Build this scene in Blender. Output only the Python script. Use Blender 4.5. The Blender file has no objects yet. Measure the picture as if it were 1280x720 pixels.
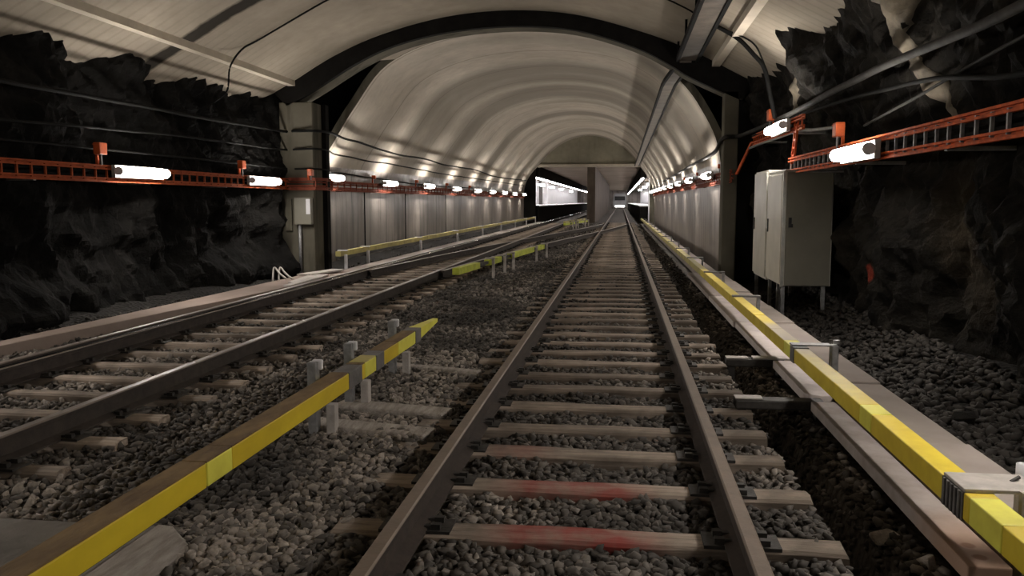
import bpy, math, random
import numpy as np
from mathutils import Vector, Matrix, noise as mn
from mathutils.bvhtree import BVHTree
random.seed(7); rng = np.random.default_rng(11)
SC = bpy.context.scene; COL = SC.collection
PI = math.pi

# ------------------------------------------------------------------ materials
def mat(name):
    m = bpy.data.materials.new(name); m.use_nodes = True
    nt = m.node_tree; b = nt.nodes['Principled BSDF']
    return m, nt, b
def N(nt, t, **kw):
    n = nt.nodes.new(t)
    for k, v in kw.items():
        if k in n.inputs: n.inputs[k].default_value = v
        else: setattr(n, k, v)
    return n
def L(nt, a, b): nt.links.new(a, b)
def rgb(c): return (c[0], c[1], c[2], 1)
def coord(nt, scale=(1, 1, 1), kind='Object'):
    tc = N(nt, 'ShaderNodeTexCoord'); mp = N(nt, 'ShaderNodeMapping')
    mp.inputs['Scale'].default_value = scale
    L(nt, tc.outputs[kind], mp.inputs[0]); return mp.outputs[0]
def noise(nt, vec, scale, detail=6, rough=.6, lo=.35, hi=.65):
    n = N(nt, 'ShaderNodeTexNoise'); n.inputs['Scale'].default_value = scale
    n.inputs['Detail'].default_value = detail; n.inputs['Roughness'].default_value = rough
    L(nt, vec, n.inputs['Vector'])
    r = N(nt, 'ShaderNodeMapRange'); r.inputs[1].default_value = lo; r.inputs[2].default_value = hi
    L(nt, n.outputs[0], r.inputs[0]); return r.outputs[0]
def mix(nt, f, a, b, mode='MIX'):
    m = N(nt, 'ShaderNodeMix'); m.data_type = 'RGBA'; m.blend_type = mode
    if isinstance(f, (int, float)): m.inputs[0].default_value = f
    else: L(nt, f, m.inputs[0])
    for k, v in ((6, a), (7, b)):
        if isinstance(v, tuple): m.inputs[k].default_value = rgb(v)
        else: L(nt, v, m.inputs[k])
    return m.outputs[2]
def math_(nt, op, a, b=None):
    m = N(nt, 'ShaderNodeMath'); m.operation = op
    for k, v in ((0, a), (1, b)):
        if v is None: continue
        if isinstance(v, (int, float)): m.inputs[k].default_value = v
        else: L(nt, v, m.inputs[k])
    return m.outputs[0]
def bump(nt, b, h, strength=.4, dist=.02):
    n = N(nt, 'ShaderNodeBump'); n.inputs['Strength'].default_value = strength
    n.inputs['Distance'].default_value = dist
    L(nt, h, n.inputs['Height']); L(nt, n.outputs[0], b.inputs['Normal'])
def setp(b, rough=.7, metal=0, spec=.5):
    b.inputs['Roughness'].default_value = rough; b.inputs['Metallic'].default_value = metal
    b.inputs['Specular IOR Level'].default_value = spec

def simple(name, c, c2=None, scale=8, rough=.7, metal=0, bmp=.15, spec=.4, stretch=(1, 1, 1)):
    m, nt, b = mat(name); v = coord(nt, stretch)
    c2 = c2 or tuple(x * .6 for x in c)
    n = noise(nt, v, scale)
    L(nt, mix(nt, n, c2, c), b.inputs['Base Color'])
    setp(b, rough, metal, spec)
    if bmp: bump(nt, b, noise(nt, v, scale * 4), bmp, .01)
    return m

def concrete(name, c, dark, ring=0.0, streak=0.5, board=None, rough=.8):
    m, nt, b = mat(name); v = coord(nt)
    n1 = noise(nt, v, .45, 5, .55, .35, .7)
    n2 = noise(nt, v, 3.5, 8, .65, .3, .7)
    col = mix(nt, n1, dark, c)
    col = mix(nt, math_(nt, 'MULTIPLY', math_(nt, 'SUBTRACT', 1.0, n2), .35), col, tuple(x * .45 for x in c))
    if streak:
        vs = coord(nt, (1.0, 1.6, .12))
        s = noise(nt, vs, 2.2, 5, .6, .46 if rough < .6 else .52, .68)
        col = mix(nt, math_(nt, 'MULTIPLY', s, streak), col, tuple(x * .35 for x in dark))
    if ring:
        vr = coord(nt, (.07, .5, .07))
        s = noise(nt, vr, .75, 1.2, .5, .44, .62)
        col = mix(nt, math_(nt, 'MULTIPLY', s, ring), col, tuple(x * .45 for x in dark))
        # construction joints every 3 m, thin dirty lines
        vj = coord(nt, (0, 1, 0)); w = N(nt, 'ShaderNodeTexWave'); w.wave_type = 'BANDS'; w.bands_direction = 'Y'
        w.inputs['Scale'].default_value = .105; w.inputs['Distortion'].default_value = 0
        L(nt, vj, w.inputs['Vector'])
        r = N(nt, 'ShaderNodeMapRange'); r.inputs[1].default_value = .997; r.inputs[2].default_value = 1.0
        L(nt, w.outputs['Fac'], r.inputs[0])
        col = mix(nt, math_(nt, 'MULTIPLY', r.outputs[0], .5), col, tuple(x * .3 for x in dark))
    h = n2
    if board:
        vb = coord(nt, board); w = N(nt, 'ShaderNodeTexWave'); w.wave_type = 'BANDS'; w.bands_direction = 'Y'
        w.inputs['Scale'].default_value = 1.3; w.inputs['Distortion'].default_value = 1.2; w.inputs['Detail'].default_value = 3
        L(nt, vb, w.inputs['Vector'])
        r = N(nt, 'ShaderNodeMapRange'); r.inputs[1].default_value = .75; r.inputs[2].default_value = 1.0
        L(nt, w.outputs['Fac'], r.inputs[0])
        tc = N(nt, 'ShaderNodeSeparateXYZ'); L(nt, coord(nt), tc.inputs[0])
        side = N(nt, 'ShaderNodeMapRange'); side.inputs[1].default_value = 3.4; side.inputs[2].default_value = 4.6
        ax = math_(nt, 'ABSOLUTE', math_(nt, 'ADD', tc.outputs[0], 2.3)); L(nt, ax, side.inputs[0])
        f = math_(nt, 'MULTIPLY', math_(nt, 'MULTIPLY', r.outputs[0], side.outputs[0]), .2)
        col = mix(nt, f, col, tuple(x * .4 for x in dark))
        # dirty transverse joint at y = 12.7
        dj = math_(nt, 'ABSOLUTE', math_(nt, 'SUBTRACT', tc.outputs[1], JY))
        rj = N(nt, 'ShaderNodeMapRange'); rj.inputs[1].default_value = .27; rj.inputs[2].default_value = .17
        L(nt, math_(nt, 'ADD', dj, math_(nt, 'MULTIPLY', n2, .05)), rj.inputs[0])
        rs = N(nt, 'ShaderNodeMapRange'); rs.inputs[1].default_value = -3.6; rs.inputs[2].default_value = -5.0; L(nt, tc.outputs[0], rs.inputs[0])
        col = mix(nt, math_(nt, 'MULTIPLY', math_(nt, 'MULTIPLY', rj.outputs[0], rs.outputs[0]), .95), col, (.02, .017, .014))
    L(nt, col, b.inputs['Base Color']); setp(b, rough, 0, .3 if rough < .6 else .06)
    bump(nt, b, h, .2, .015)
    return m
JY = 12.9

M = {}
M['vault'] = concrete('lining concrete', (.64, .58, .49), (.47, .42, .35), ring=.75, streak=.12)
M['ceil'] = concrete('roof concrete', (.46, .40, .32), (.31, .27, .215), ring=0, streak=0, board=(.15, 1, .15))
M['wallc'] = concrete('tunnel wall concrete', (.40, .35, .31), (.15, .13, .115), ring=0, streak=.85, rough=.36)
M['pillar'] = concrete('pillar concrete', (.17, .155, .12), (.09, .083, .062), streak=.7)
M['midwall'] = concrete('middle wall concrete', (.11, .088, .07), (.065, .052, .042), streak=.4)
M['stceil'] = concrete('station roof', (.40, .33, .26), (.29, .24, .19), streak=0)
M['tymp'] = concrete('portal concrete', (.30, .28, .21), (.18, .165, .125), streak=.3)
M['ribc'] = concrete('pale rib concrete', (.72, .64, .52), (.58, .52, .42), streak=0)
M['lintel'] = concrete('lintel concrete', (.5, .45, .37), (.35, .31, .25), streak=.1)
M['slab'] = concrete('slab concrete', (.44, .38, .345), (.30, .26, .235), streak=0)
M['walk'] = concrete('walkway concrete', (.42, .33, .285), (.27, .22, .19), streak=0)
M['darkc'] = simple('tarred steel arch', (.012, .011, .0095), (.007, .006, .0055), 3, .9, 0, .2, .1)
M['pipe'] = simple('black cable', (.010, .010, .009), (.006, .006, .006), 6, .8, 0, .1, .12)
M['greycable'] = simple('grey cable sheath', (.045, .043, .04), (.025, .024, .022), 6, .75, 0, .1, .15)
M['galv'] = simple('galvanised steel', (.33, .33, .33), (.2, .2, .2), 14, .5, .5)
M['palesteel'] = simple('pale painted steel', (.5, .46, .42), (.36, .33, .3), 12, .5, .1)
M['darksteel'] = simple('dark oily steel', (.06, .055, .05), (.025, .023, .02), 10, .6, .3)
M['grey'] = simple('grey moulded sleeve', (.15, .14, .135), (.09, .085, .08), 10, .6)
M['duct'] = simple('brown cable duct', (.15, .125, .10), (.09, .075, .06), 3, .7)
M['orange'] = simple('orange painted steel', (.72, .13, .025), (.34, .06, .018), 9, .65, 0, .1, .2)
M['dullorange'] = simple('dusty red brown steel', (.30, .085, .05), (.17, .05, .032), 7, .75, 0, .1, .15)
M['midorange'] = simple('faded orange steel', (.44, .095, .03), (.24, .055, .022), 8, .7, 0, .1, .15)
M['orangebox'] = simple('orange plastic box', (.68, .13, .03), (.45, .08, .02), 9, .4, 0, .05)
M['cab'] = simple('cream painted cabinet steel', (.62, .60, .53), (.52, .50, .43), 2.5, .38, .0, .03)
M['cabtrim'] = simple('aluminium edge strip', (.55, .54, .5), (.4, .4, .37), 6, .35, .6, .03)
M['cabend'] = simple('olive beige cabinet end', (.20, .19, .15), (.17, .16, .125), 2.5, .5, 0, .03)
M['palepaint'] = simple('pale bright plank', (.62, .55, .51), (.46, .40, .37), 4, .6, 0, .15)
M['black'] = simple('black plastic', (.01, .01, .01), (.006, .006, .006), 6, .5)
M['housing'] = simple('grey lamp housing', (.4, .4, .38), (.28, .28, .27), 6, .5)
M['white'] = simple('white station cladding', (.75, .74, .76), (.62, .62, .64), 1.5, .4, 0, 0)
M['wood'] = simple('weathered timber', (.42, .38, .34), (.25, .22, .19), 4, .8, 0, .5, .2, (6, 1, 6))
M['nearslab'] = simple('old stained slab', (.25, .23, .21), (.15, .14, .125), 3, .85, 0, .4, .2)
M['lime'] = simple('lime yellow cover', (.60, .66, .06), (.4, .44, .05), 5, .55, 0, .05)
M['yellow'] = simple('yellow cover', (.72, .54, .025), (.58, .42, .02), 4, .5, 0, .05, .4, (1, .5, 1))
M['paleyellow'] = simple('newer yellow cover', (.80, .76, .10), (.66, .6, .07), 5, .5, 0, .05)
M['duskyellow'] = simple('dusty yellow cover', (.52, .45, .14), (.34, .29, .11), 4, .7, 0, .1)
M['browntop'] = simple('brown dusty cover top', (.24, .16, .075), (.13, .085, .045), 5, .8, 0, .3, .2, (2, .6, 2))
M['train'] = simple('silver train body', (.3, .3, .3), (.25, .25, .25), 1, .4, .3, 0)
M['hose'] = simple('pale hose', (.55, .5, .46), (.4, .36, .33), 6, .6)

def emis(name, c, s):
    m, nt, b = mat(name); b.inputs['Base Color'].default_value = (.8, .8, .8, 1)
    b.inputs['Emission Color'].default_value = rgb(c); b.inputs['Emission Strength'].default_value = s
    return m
M['tube'] = emis('fluorescent tube', (1, .93, .86), 80)
M['stlight'] = emis('station light', (1, .95, .95), 34)
M['trainlight'] = emis('train headlight', (1, .95, .9), 8)

# top of the right hand cover: the yellow is worn to grey over part of its length
def worn_yellow():
    m, nt, b = mat('worn yellow cover'); v = coord(nt)
    s = N(nt, 'ShaderNodeSeparateXYZ'); L(nt, v, s.inputs[0])
    n = noise(nt, v, 5, 6, .6, .3, .7)
    base = mix(nt, n, (.58, .42, .02), (.74, .58, .04))
    # grey dust lying on the top face between 5 and 6.8 m
    a = N(nt, 'ShaderNodeMapRange'); a.inputs[1].default_value = 4.95; a.inputs[2].default_value = 5.4; L(nt, s.outputs[1], a.inputs[0])
    c = N(nt, 'ShaderNodeMapRange'); c.inputs[1].default_value = 6.95; c.inputs[2].default_value = 6.6; L(nt, s.outputs[1], c.inputs[0])
    z = N(nt, 'ShaderNodeMapRange'); z.inputs[1].default_value = .39; z.inputs[2].default_value = .395; L(nt, s.outputs[2], z.inputs[0])
    f = math_(nt, 'MULTIPLY', math_(nt, 'MULTIPLY', a.outputs[0], c.outputs[0]), z.outputs[0])
    L(nt, mix(nt, math_(nt, 'MULTIPLY', f, .85), base, (.44, .38, .31)), b.inputs['Base Color']); setp(b, .5, 0, .4)
    return m
M['wornyellow'] = worn_yellow()

def rock(name, c1, c2, rough=.8):
    m, nt, b = mat(name); v = coord(nt)
    a = noise(nt, v, 1.1, 8, .65, .4, .65); f = noise(nt, v, 7, 10, .7, .35, .65)
    col = mix(nt, a, c2, c1); col = mix(nt, math_(nt, 'MULTIPLY', f, .6), col, tuple(x * .35 for x in c2))
    if name == 'right rock':      # blurred red paint mark sprayed on the rock
        s = N(nt, 'ShaderNodeSeparateXYZ'); L(nt, v, s.inputs[0])
        dy = math_(nt, 'DIVIDE', math_(nt, 'SUBTRACT', s.outputs[1], 10.45), .10)
        dz = math_(nt, 'DIVIDE', math_(nt, 'SUBTRACT', s.outputs[2], .70), .13)
        d = math_(nt, 'ADD', math_(nt, 'MULTIPLY', dy, dy), math_(nt, 'MULTIPLY', dz, dz))
        r = N(nt, 'ShaderNodeMapRange'); r.inputs[1].default_value = 1.3; r.inputs[2].default_value = .7
        L(nt, math_(nt, 'ADD', d, math_(nt, 'MULTIPLY', f, .8)), r.inputs[0])
        col = mix(nt, math_(nt, 'MULTIPLY', r.outputs[0], .9), col, (.26, .04, .022))
        # brownish mineral seepage lower on the wall
        dy = math_(nt, 'DIVIDE', math_(nt, 'SUBTRACT', s.outputs[1], 8.6), .55)
        dz = math_(nt, 'DIVIDE', math_(nt, 'SUBTRACT', s.outputs[2], 1.15), .8)
        d = math_(nt, 'ADD', math_(nt, 'MULTIPLY', dy, dy), math_(nt, 'MULTIPLY', dz, dz))
        r = N(nt, 'ShaderNodeMapRange'); r.inputs[1].default_value = 1.5; r.inputs[2].default_value = .2
        L(nt, math_(nt, 'ADD', d, math_(nt, 'MULTIPLY', a, .8)), r.inputs[0])
        col = mix(nt, math_(nt, 'MULTIPLY', r.outputs[0], .5), col, (.10, .075, .045))
    L(nt, col, b.inputs['Base Color']); setp(b, rough, 0, .12)
    bump(nt, b, noise(nt, v, 6, 12, .75, .2, .8), 1.0, .08)
    return m
M['rockL'] = rock('left rock', (.024, .0225, .020), (.007, .0066, .006))
M['rockR'] = rock('right rock', (.046, .040, .031), (.012, .0105, .0085))
M['seam'] = simple('pale sprayed concrete', (.19, .16, .115), (.07, .06, .045), 4, .8, 0, .5)
M['void'] = simple('black void rock', (.012, .011, .01), (.006, .006, .005), 2, .9)

def ground():
    m, nt, b = mat('ballast ground'); v = coord(nt)
    f = noise(nt, v, 22, 8, .7, .35, .65); a = noise(nt, v, .8, 4, .6, .4, .6)
    vo = N(nt, 'ShaderNodeTexVoronoi'); vo.inputs['Scale'].default_value = 17; L(nt, v, vo.inputs['Vector'])
    col = mix(nt, f, (.03, .026, .022), (.12, .105, .088))
    col = mix(nt, math_(nt, 'MULTIPLY', a, .5), col, (.04, .035, .03))
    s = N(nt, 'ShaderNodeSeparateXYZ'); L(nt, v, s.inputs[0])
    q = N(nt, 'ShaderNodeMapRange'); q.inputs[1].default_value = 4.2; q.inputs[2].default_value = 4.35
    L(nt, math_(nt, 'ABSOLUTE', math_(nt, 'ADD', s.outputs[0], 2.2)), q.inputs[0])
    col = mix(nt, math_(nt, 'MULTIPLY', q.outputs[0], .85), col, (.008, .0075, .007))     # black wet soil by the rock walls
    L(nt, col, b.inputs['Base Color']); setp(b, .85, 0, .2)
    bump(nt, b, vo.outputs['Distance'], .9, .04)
    return m
M['ground'] = ground()
def stones():
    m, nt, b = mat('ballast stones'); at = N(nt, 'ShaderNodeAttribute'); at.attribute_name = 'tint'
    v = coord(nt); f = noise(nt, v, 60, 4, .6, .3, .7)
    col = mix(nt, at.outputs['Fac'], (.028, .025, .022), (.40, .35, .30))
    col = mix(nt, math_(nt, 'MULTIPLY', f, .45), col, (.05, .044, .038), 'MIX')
    L(nt, col, b.inputs['Base Color']); setp(b, .8, 0, .3)
    return m
M['stones'] = stones()
def railm(name, head, side, hr, metal=.6):
    m, nt, b = mat(name); v = coord(nt)
    s = N(nt, 'ShaderNodeSeparateXYZ'); L(nt, v, s.inputs[0])
    r = N(nt, 'ShaderNodeMapRange'); r.inputs[1].default_value = .178; r.inputs[2].default_value = .184; L(nt, s.outputs[2], r.inputs[0])
    n = noise(nt, v, 9, 8, .7)
    sc = mix(nt, n, tuple(x * .5 for x in side), side)
    hc = mix(nt, math_(nt, 'MULTIPLY', n, .5), head, tuple(x * .55 for x in head))
    L(nt, mix(nt, r.outputs[0], sc, hc), b.inputs['Base Color'])
    L(nt, math_(nt, 'MULTIPLY', r.outputs[0], metal), b.inputs['Metallic'])
    rr = N(nt, 'ShaderNodeMapRange'); rr.inputs[3].default_value = .85; rr.inputs[4].default_value = hr; L(nt, r.outputs[0], rr.inputs[0])
    L(nt, rr.outputs[0], b.inputs['Roughness']); bump(nt, b, n, .2, .005)
    return m
M['rail'] = railm('rusty rail', (.19, .14, .10), (.045, .031, .023), .5, .35)
M['railshiny'] = railm('polished rail', (.75, .72, .7), (.055, .042, .035), .14, 1.0)
M['railinner'] = railm('worn rail', (.26, .22, .19), (.05, .038, .03), .42, .5)

def sleeper_mat(name, red):
    m, nt, b = mat(name); v = coord(nt, (.5, 6, 6))
    oi = N(nt, 'ShaderNodeObjectInfo')
    v2 = coord(nt)
    n = noise(nt, v, 3, 8, .65, .3, .7); k = noise(nt, v2, 1.7, 5, .6, .42, .62)
    col = mix(nt, n, (.15, .12, .095), (.50, .41, .33))
    col = mix(nt, math_(nt, 'MULTIPLY', k, .75), col, (.10, .08, .062))
    hs = N(nt, 'ShaderNodeHueSaturation'); L(nt, col, hs.inputs['Color'])
    rv = N(nt, 'ShaderNodeMapRange'); rv.inputs[3].default_value = .6; rv.inputs[4].default_value = 1.15
    L(nt, oi.outputs['Random'], rv.inputs[0]); L(nt, rv.outputs[0], hs.inputs['Value']); col = hs.outputs[0]
    if red:
        s = N(nt, 'ShaderNodeSeparateXYZ'); L(nt, v2, s.inputs[0])
        x0, x1, y1, amt = red
        a = N(nt, 'ShaderNodeMapRange'); a.inputs[1].default_value = x0; a.inputs[2].default_value = x0 + .25; L(nt, s.outputs[0], a.inputs[0])
        c = N(nt, 'ShaderNodeMapRange'); c.inputs[1].default_value = x1; c.inputs[2].default_value = x1 - .25; L(nt, s.outputs[0], c.inputs[0])
        d = N(nt, 'ShaderNodeMapRange'); d.inputs[1].default_value = y1 + .03; d.inputs[2].default_value = y1 - .03; L(nt, s.outputs[1], d.inputs[0])
        f = math_(nt, 'MULTIPLY', math_(nt, 'MULTIPLY', a.outputs[0], c.outputs[0]), d.outputs[0])
        kk = noise(nt, v2, 5, 5, .6, .25, .6)
        f = math_(nt, 'MULTIPLY', math_(nt, 'MULTIPLY', f, kk), amt)
        col = mix(nt, f, col, (.26, .035, .028))
    L(nt, col, b.inputs['Base Color']); setp(b, .8, 0, .25); bump(nt, b, n, .6, .01)
    return m
M['sl'] = sleeper_mat('sleeper timber', None)
M['slred1'] = sleeper_mat('sleeper timber long red stripe', (-.68, .26, .2, .85))
M['slred2'] = sleeper_mat('sleeper timber red stripe', (-.72, .24, .2, .75))
M['slred3'] = sleeper_mat('sleeper timber red patches', (-.85, -.3, .2, .4))

# ------------------------------------------------------------------ mesh builder
class MB:
    def __init__(s): s.v = []; s.f = []
    def add(s, vs, fs):
        o = len(s.v); s.v += [tuple(v) for v in vs]; s.f += [tuple(i + o for i in f) for f in fs]; return s
    def box(s, x0, x1, y0, y1, z0, z1, rz=0, c=None):
        vs = [(x, y, z) for z in (z0, z1) for y in (y0, y1) for x in (x0, x1)]
        if rz or c:
            c = c or ((x0 + x1) / 2, (y0 + y1) / 2); ca, sa = math.cos(rz), math.sin(rz)
            vs = [(c[0] + (x - c[0]) * ca - (y - c[1]) * sa, c[1] + (x - c[0]) * sa + (y - c[1]) * ca, z) for x, y, z in vs]
        return s.add(vs, [(0, 2, 3, 1), (4, 5, 7, 6), (0, 1, 5, 4), (2, 6, 7, 3), (0, 4, 6, 2), (1, 3, 7, 5)])
    def sweep(s, prof, path, up=(0, 0, 1), cap=True):
        path = [Vector(p) for p in path]; n = len(prof); vs = []
        for i, p in enumerate(path):
            t = (path[min(i + 1, len(path) - 1)] - path[max(i - 1, 0)]).normalized()
            u0 = Vector(up)
            if abs(t.dot(u0)) > .97: u0 = Vector((1, 0, 0))
            sd = t.cross(u0).normalized(); u = sd.cross(t)
            vs += [tuple(p + sd * a + u * b) for a, b in prof]
        fs = []
        for i in range(len(path) - 1):
            for j in range(n):
                a = i * n + j; b = i * n + (j + 1) % n
                fs.append((a, b, b + n, a + n))
        if cap: fs += [tuple(range(n))[::-1], tuple(range((len(path) - 1) * n, len(path) * n))]
        return s.add(vs, fs)
    def tube(s, path, r, n=8):
        return s.sweep([(r * math.cos(2 * PI * k / n), r * math.sin(2 * PI * k / n)) for k in range(n)], path)
    def bar(s, a, b, w, h): return s.sweep([(-w / 2, -h / 2), (w / 2, -h / 2), (w / 2, h / 2), (-w / 2, h / 2)], [a, b])
    def build(s, name, m, parent=None, smooth=False, bev=0, loc=None):
        me = bpy.data.meshes.new(name); vs = s.v
        if parent is not None and parent.type == 'EMPTY' and loc is None: loc = parent.location
        if loc is not None:
            vs = [(v[0] - loc[0], v[1] - loc[1], v[2] - loc[2]) for v in vs]
        me.from_pydata(vs, [], s.f); me.update()
        if smooth: me.shade_smooth()
        me.materials.append(m if not isinstance(m, str) else M[m])
        o = bpy.data.objects.new(name, me); COL.objects.link(o)
        if parent is not None: o.parent = parent
        elif loc is not None: o.location = loc
        if bev:
            b = o.modifiers.new('b', 'BEVEL'); b.width = bev; b.segments = 2; b.limit_method = 'ANGLE'
        return o
# parts carry world-space vertices shifted by the parent's location
def sub(mb, name, m, parent, **k):
    r = parent
    while r.parent: r = r.parent
    return mb.build(name, m, parent, loc=r.location if r.type == 'EMPTY' else (0, 0, 0), **k)
def empty(name, loc):
    o = bpy.data.objects.new(name, None); o.empty_display_size = .1; COL.objects.link(o); o.location = loc; return o
def tag(o, label, cat, group=None, kind=None):
    if label: o['label'] = label
    if cat: o['category'] = cat
    if group: o['group'] = group
    if kind: o['kind'] = kind
    return o
def struct(o): o['kind'] = 'structure'; return o
def copy_tree(o, parent=None):
    c = o.copy(); COL.objects.link(c)
    if parent is not None: c.parent = parent
    for ch in [x for x in KIDS.get(o.name, [])]: copy_tree(ch, c)
    return c
KIDS = {}
def index_kids(o):
    KIDS[o.name] = [c for c in bpy.data.objects if c.parent == o]
    for c in KIDS[o.name]: index_kids(c)
def interp(pts, y):
    ys = [p[1] for p in pts]
    return Vector([float(np.interp(y, ys, [p[k] for p in pts])) for k in range(3)])
def smooth_path(pts, n=6):
    P = [Vector(p) for p in pts]; P = [P[0] * 2 - P[1]] + P + [P[-1] * 2 - P[-2]]; out = []
    for i in range(1, len(P) - 2):
        for k in range(n):
            t = k / n; a, b, c, d = P[i - 1:i + 3]
            out.append(.5 * ((2 * b) + (-a + c) * t + (2 * a - 5 * b + 4 * c - d) * t * t + (-a + 3 * b - 3 * c + d) * t ** 3))
    out.append(P[-2]); return out

# ------------------------------------------------------------------ camera
F = 1050.0; PT = math.atan(108 / F); PS = math.atan(136 / F * math.cos(PT)); H = 1.566
cam = bpy.data.cameras.new('camera'); co = bpy.data.objects.new('camera', cam); COL.objects.link(co)
cam.sensor_width = 36; cam.lens = 36 * F / 1280; cam.clip_start = .05; cam.clip_end = 400
co.location = (0, 0, H); co.rotation_euler = (PI / 2 - PT, 0, PS); SC.camera = co

# ------------------------------------------------------------------ ground
def sstep(a, b, x): t = np.clip((x - a) / (b - a), 0, 1); return t * t * (3 - 2 * t)
def gz(x, y):
    x = np.asarray(x, float); y = np.asarray(y, float)
    z = np.full(np.broadcast(x, y).shape, -.035)
    z = z + .035 * sstep(-1.0, -1.3, x) * sstep(-3.0, -2.6, x)
    tr = sstep(.99, 1.05, x) * sstep(1.29, 1.17, x) * sstep(60, 20, y)
    z = z - .34 * tr
    z = z - .10 * sstep(1.95, 2.2, x) + .22 * sstep(2.6, 3.3, x)
    z = z + .12 * sstep(-6.6, -7.3, x)
    z = z + .018 * np.sin(x * 5.1 + y * 2.3) * np.cos(y * 3.7 - x * 1.9)
    return z
def grid(name, xs, ys, zf, m):
    X, Y = np.meshgrid(xs, ys); Z = zf(X, Y); nx, ny = len(xs), len(ys)
    me = bpy.data.meshes.new(name); v = np.stack([X, Y, Z], -1).reshape(-1, 3)
    i = np.arange(ny - 1)[:, None] * nx + np.arange(nx - 1)[None, :]
    f = np.stack([i, i + 1, i + nx + 1, i + nx], -1).reshape(-1, 4)
    me.from_pydata(v.tolist(), [], f.tolist()); me.shade_smooth(); me.materials.append(M[m])
    o = bpy.data.objects.new(name, me); COL.objects.link(o); return o
ys = np.concatenate([np.arange(-4, 2, .4), np.arange(2, 14, .1), np.arange(14, 62, .5), np.arange(62, 206, 6)])
struct(grid('floor', np.arange(-10.5, 5.01, .07), ys, gz, 'ground'))

# ------------------------------------------------------------------ rails
RP = [(-.07, 0), (.07, 0), (.07, .012), (.012, .032), (.010, .115), (.034, .125), (.036, .15), (.028, .16), (-.028, .16), (-.036, .15), (-.034, .125), (-.010, .115), (-.012, .032), (-.07, .012)]
TOP = .03
def rail(x_of, y0, y1, step, m, label, group=None):
    yy = list(np.arange(y0, y1, step)) + [y1]
    mb = MB().sweep(RP, [(x_of(y), y, TOP) for y in yy])
    o = mb.build('rail', m); tag(o, label, 'rail', group); return o
rail(lambda y: -.95, .5, 196, 8, 'rail', 'brown left rail of the main track running straight ahead')
rail(lambda y: .55, .5, 196, 8, 'rail', 'brown right rail of the main track beside the dark trench')
rail(lambda y: -3.63, .5, 150, 8, 'railinner', 'dull inner rail of the left track, nearer the yellow cover')
rail(lambda y: -5.11, .5, 150, 8, 'railshiny', 'shiny outer rail of the left track catching the lamplight')
# check rail beside the shiny rail
o = MB().sweep(RP, [(-5.27, y, TOP) for y in (3, 20, 36)]).build('check_rail', M['railinner'])
tag(o, 'dark check rail laid close along the shiny outer rail', 'rail')
def xo(y):   # crossover centre line
    t = min(max((y - 15) / (55 - 15), 0), 1); s = t * t * (3 - 2 * t) * .45 + t * .55
    return -4.37 + 4.16 * s
rail(lambda y: xo(y) + .745, 16.5, 53, 1.2, 'railinner', 'right crossover rail curving from the left track into the main track')
rail(lambda y: xo(y) - .745, 16.5, 53, 1.2, 'railinner', 'left crossover rail curving from the left track into the main track')

# ------------------------------------------------------------------ sleepers
def sleeper_mesh(x0, x1, w, seed):
    bb = MB(); nx = 26; rows = []
    ring = [(-w / 2, -.13), (-w / 2, -.015), (-w / 2 + .015, 0), (0, .003), (w / 2 - .015, 0), (w / 2, -.015), (w / 2, -.13)]
    vs = []
    for i in range(nx + 1):
        x = x0 + (x1 - x0) * i / nx
        for k, (a, b) in enumerate(ring):
            q = Vector((x * 2.1 + seed * 7, a * 9, b * 9 + seed))
            d = mn.noise(q) * .012
            e = 0
            if i in (0, nx): e = mn.noise(q * 3) * .02
            vs.append((x + e, a + d + (mn.noise(Vector((x, seed, 0))) * .02), b + mn.noise(q + Vector((9, 9, 9))) * .008))
    n = len(ring); fs = []
    for i in range(nx):
        for k in range(n - 1): a = i * n + k; fs.append((a, a + n, a + n + 1, a + 1))
        fs.append((i * n + n - 1, (i + 1) * n + n - 1, (i + 1) * n, i * n))
    fs += [tuple(range(n)), tuple(range(nx * n, nx * n + n))[::-1]]
    return bb.add(vs, fs)
def tie_plate(xc):
    mb = MB(); mb.box(xc - .17, xc + .17, -.08, .08, -.004, .012)
    for s in (-1, 1):
        for q in (-.045, .045):
            mb.box(xc + s * .1 - .022, xc + s * .1 + .022, q - .018, q + .018, .012, .038)
            mb.box(xc + s * .075 - .03, xc + s * .075 + .03, q - .012, q + .012, .018, .030)
    return mb
def make_sleeper(rails, x0, x1, w, m, seed):
    r = empty('sleeper', (0, 0, TOP))
    d = sleeper_mesh(x0, x1, w, seed).build('timber', M[m], r, loc=(0, 0, 0))
    for xc in rails: tie_plate(xc).build('tie_plate', M['darksteel'], r, loc=(0, 0, 0))
    index_kids(r); return r
MAINY = [3.13, 3.78, 4.44, 5.05, 5.63, 6.25, 6.86, 7.42, 7.96, 8.56]
while MAINY[-1] < 61: MAINY.append(MAINY[-1] + .6)
ordn = 'first second third fourth fifth sixth seventh eighth ninth tenth eleventh twelfth thirteenth fourteenth fifteenth sixteenth seventeenth eighteenth nineteenth twentieth'.split()
protos = {m + str(k): make_sleeper((-.95, .55), -1.35, 1.0, .185, m, k * 3.3 + 1) for m, k in
          (('sl', 0), ('sl', 1), ('sl', 2), ('slred1', 0), ('slred2', 1), ('slred3', 2))}
used = set()
def put(key, protos, loc, label, group=None):
    p = protos[key]
    o = p if key not in used else copy_tree(p)
    used.add(key); o.location = loc
    for kk in ('label', 'category', 'group'):
        if kk in o: del o[kk]
    tag(o, label, 'sleeper', group); return o
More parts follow.
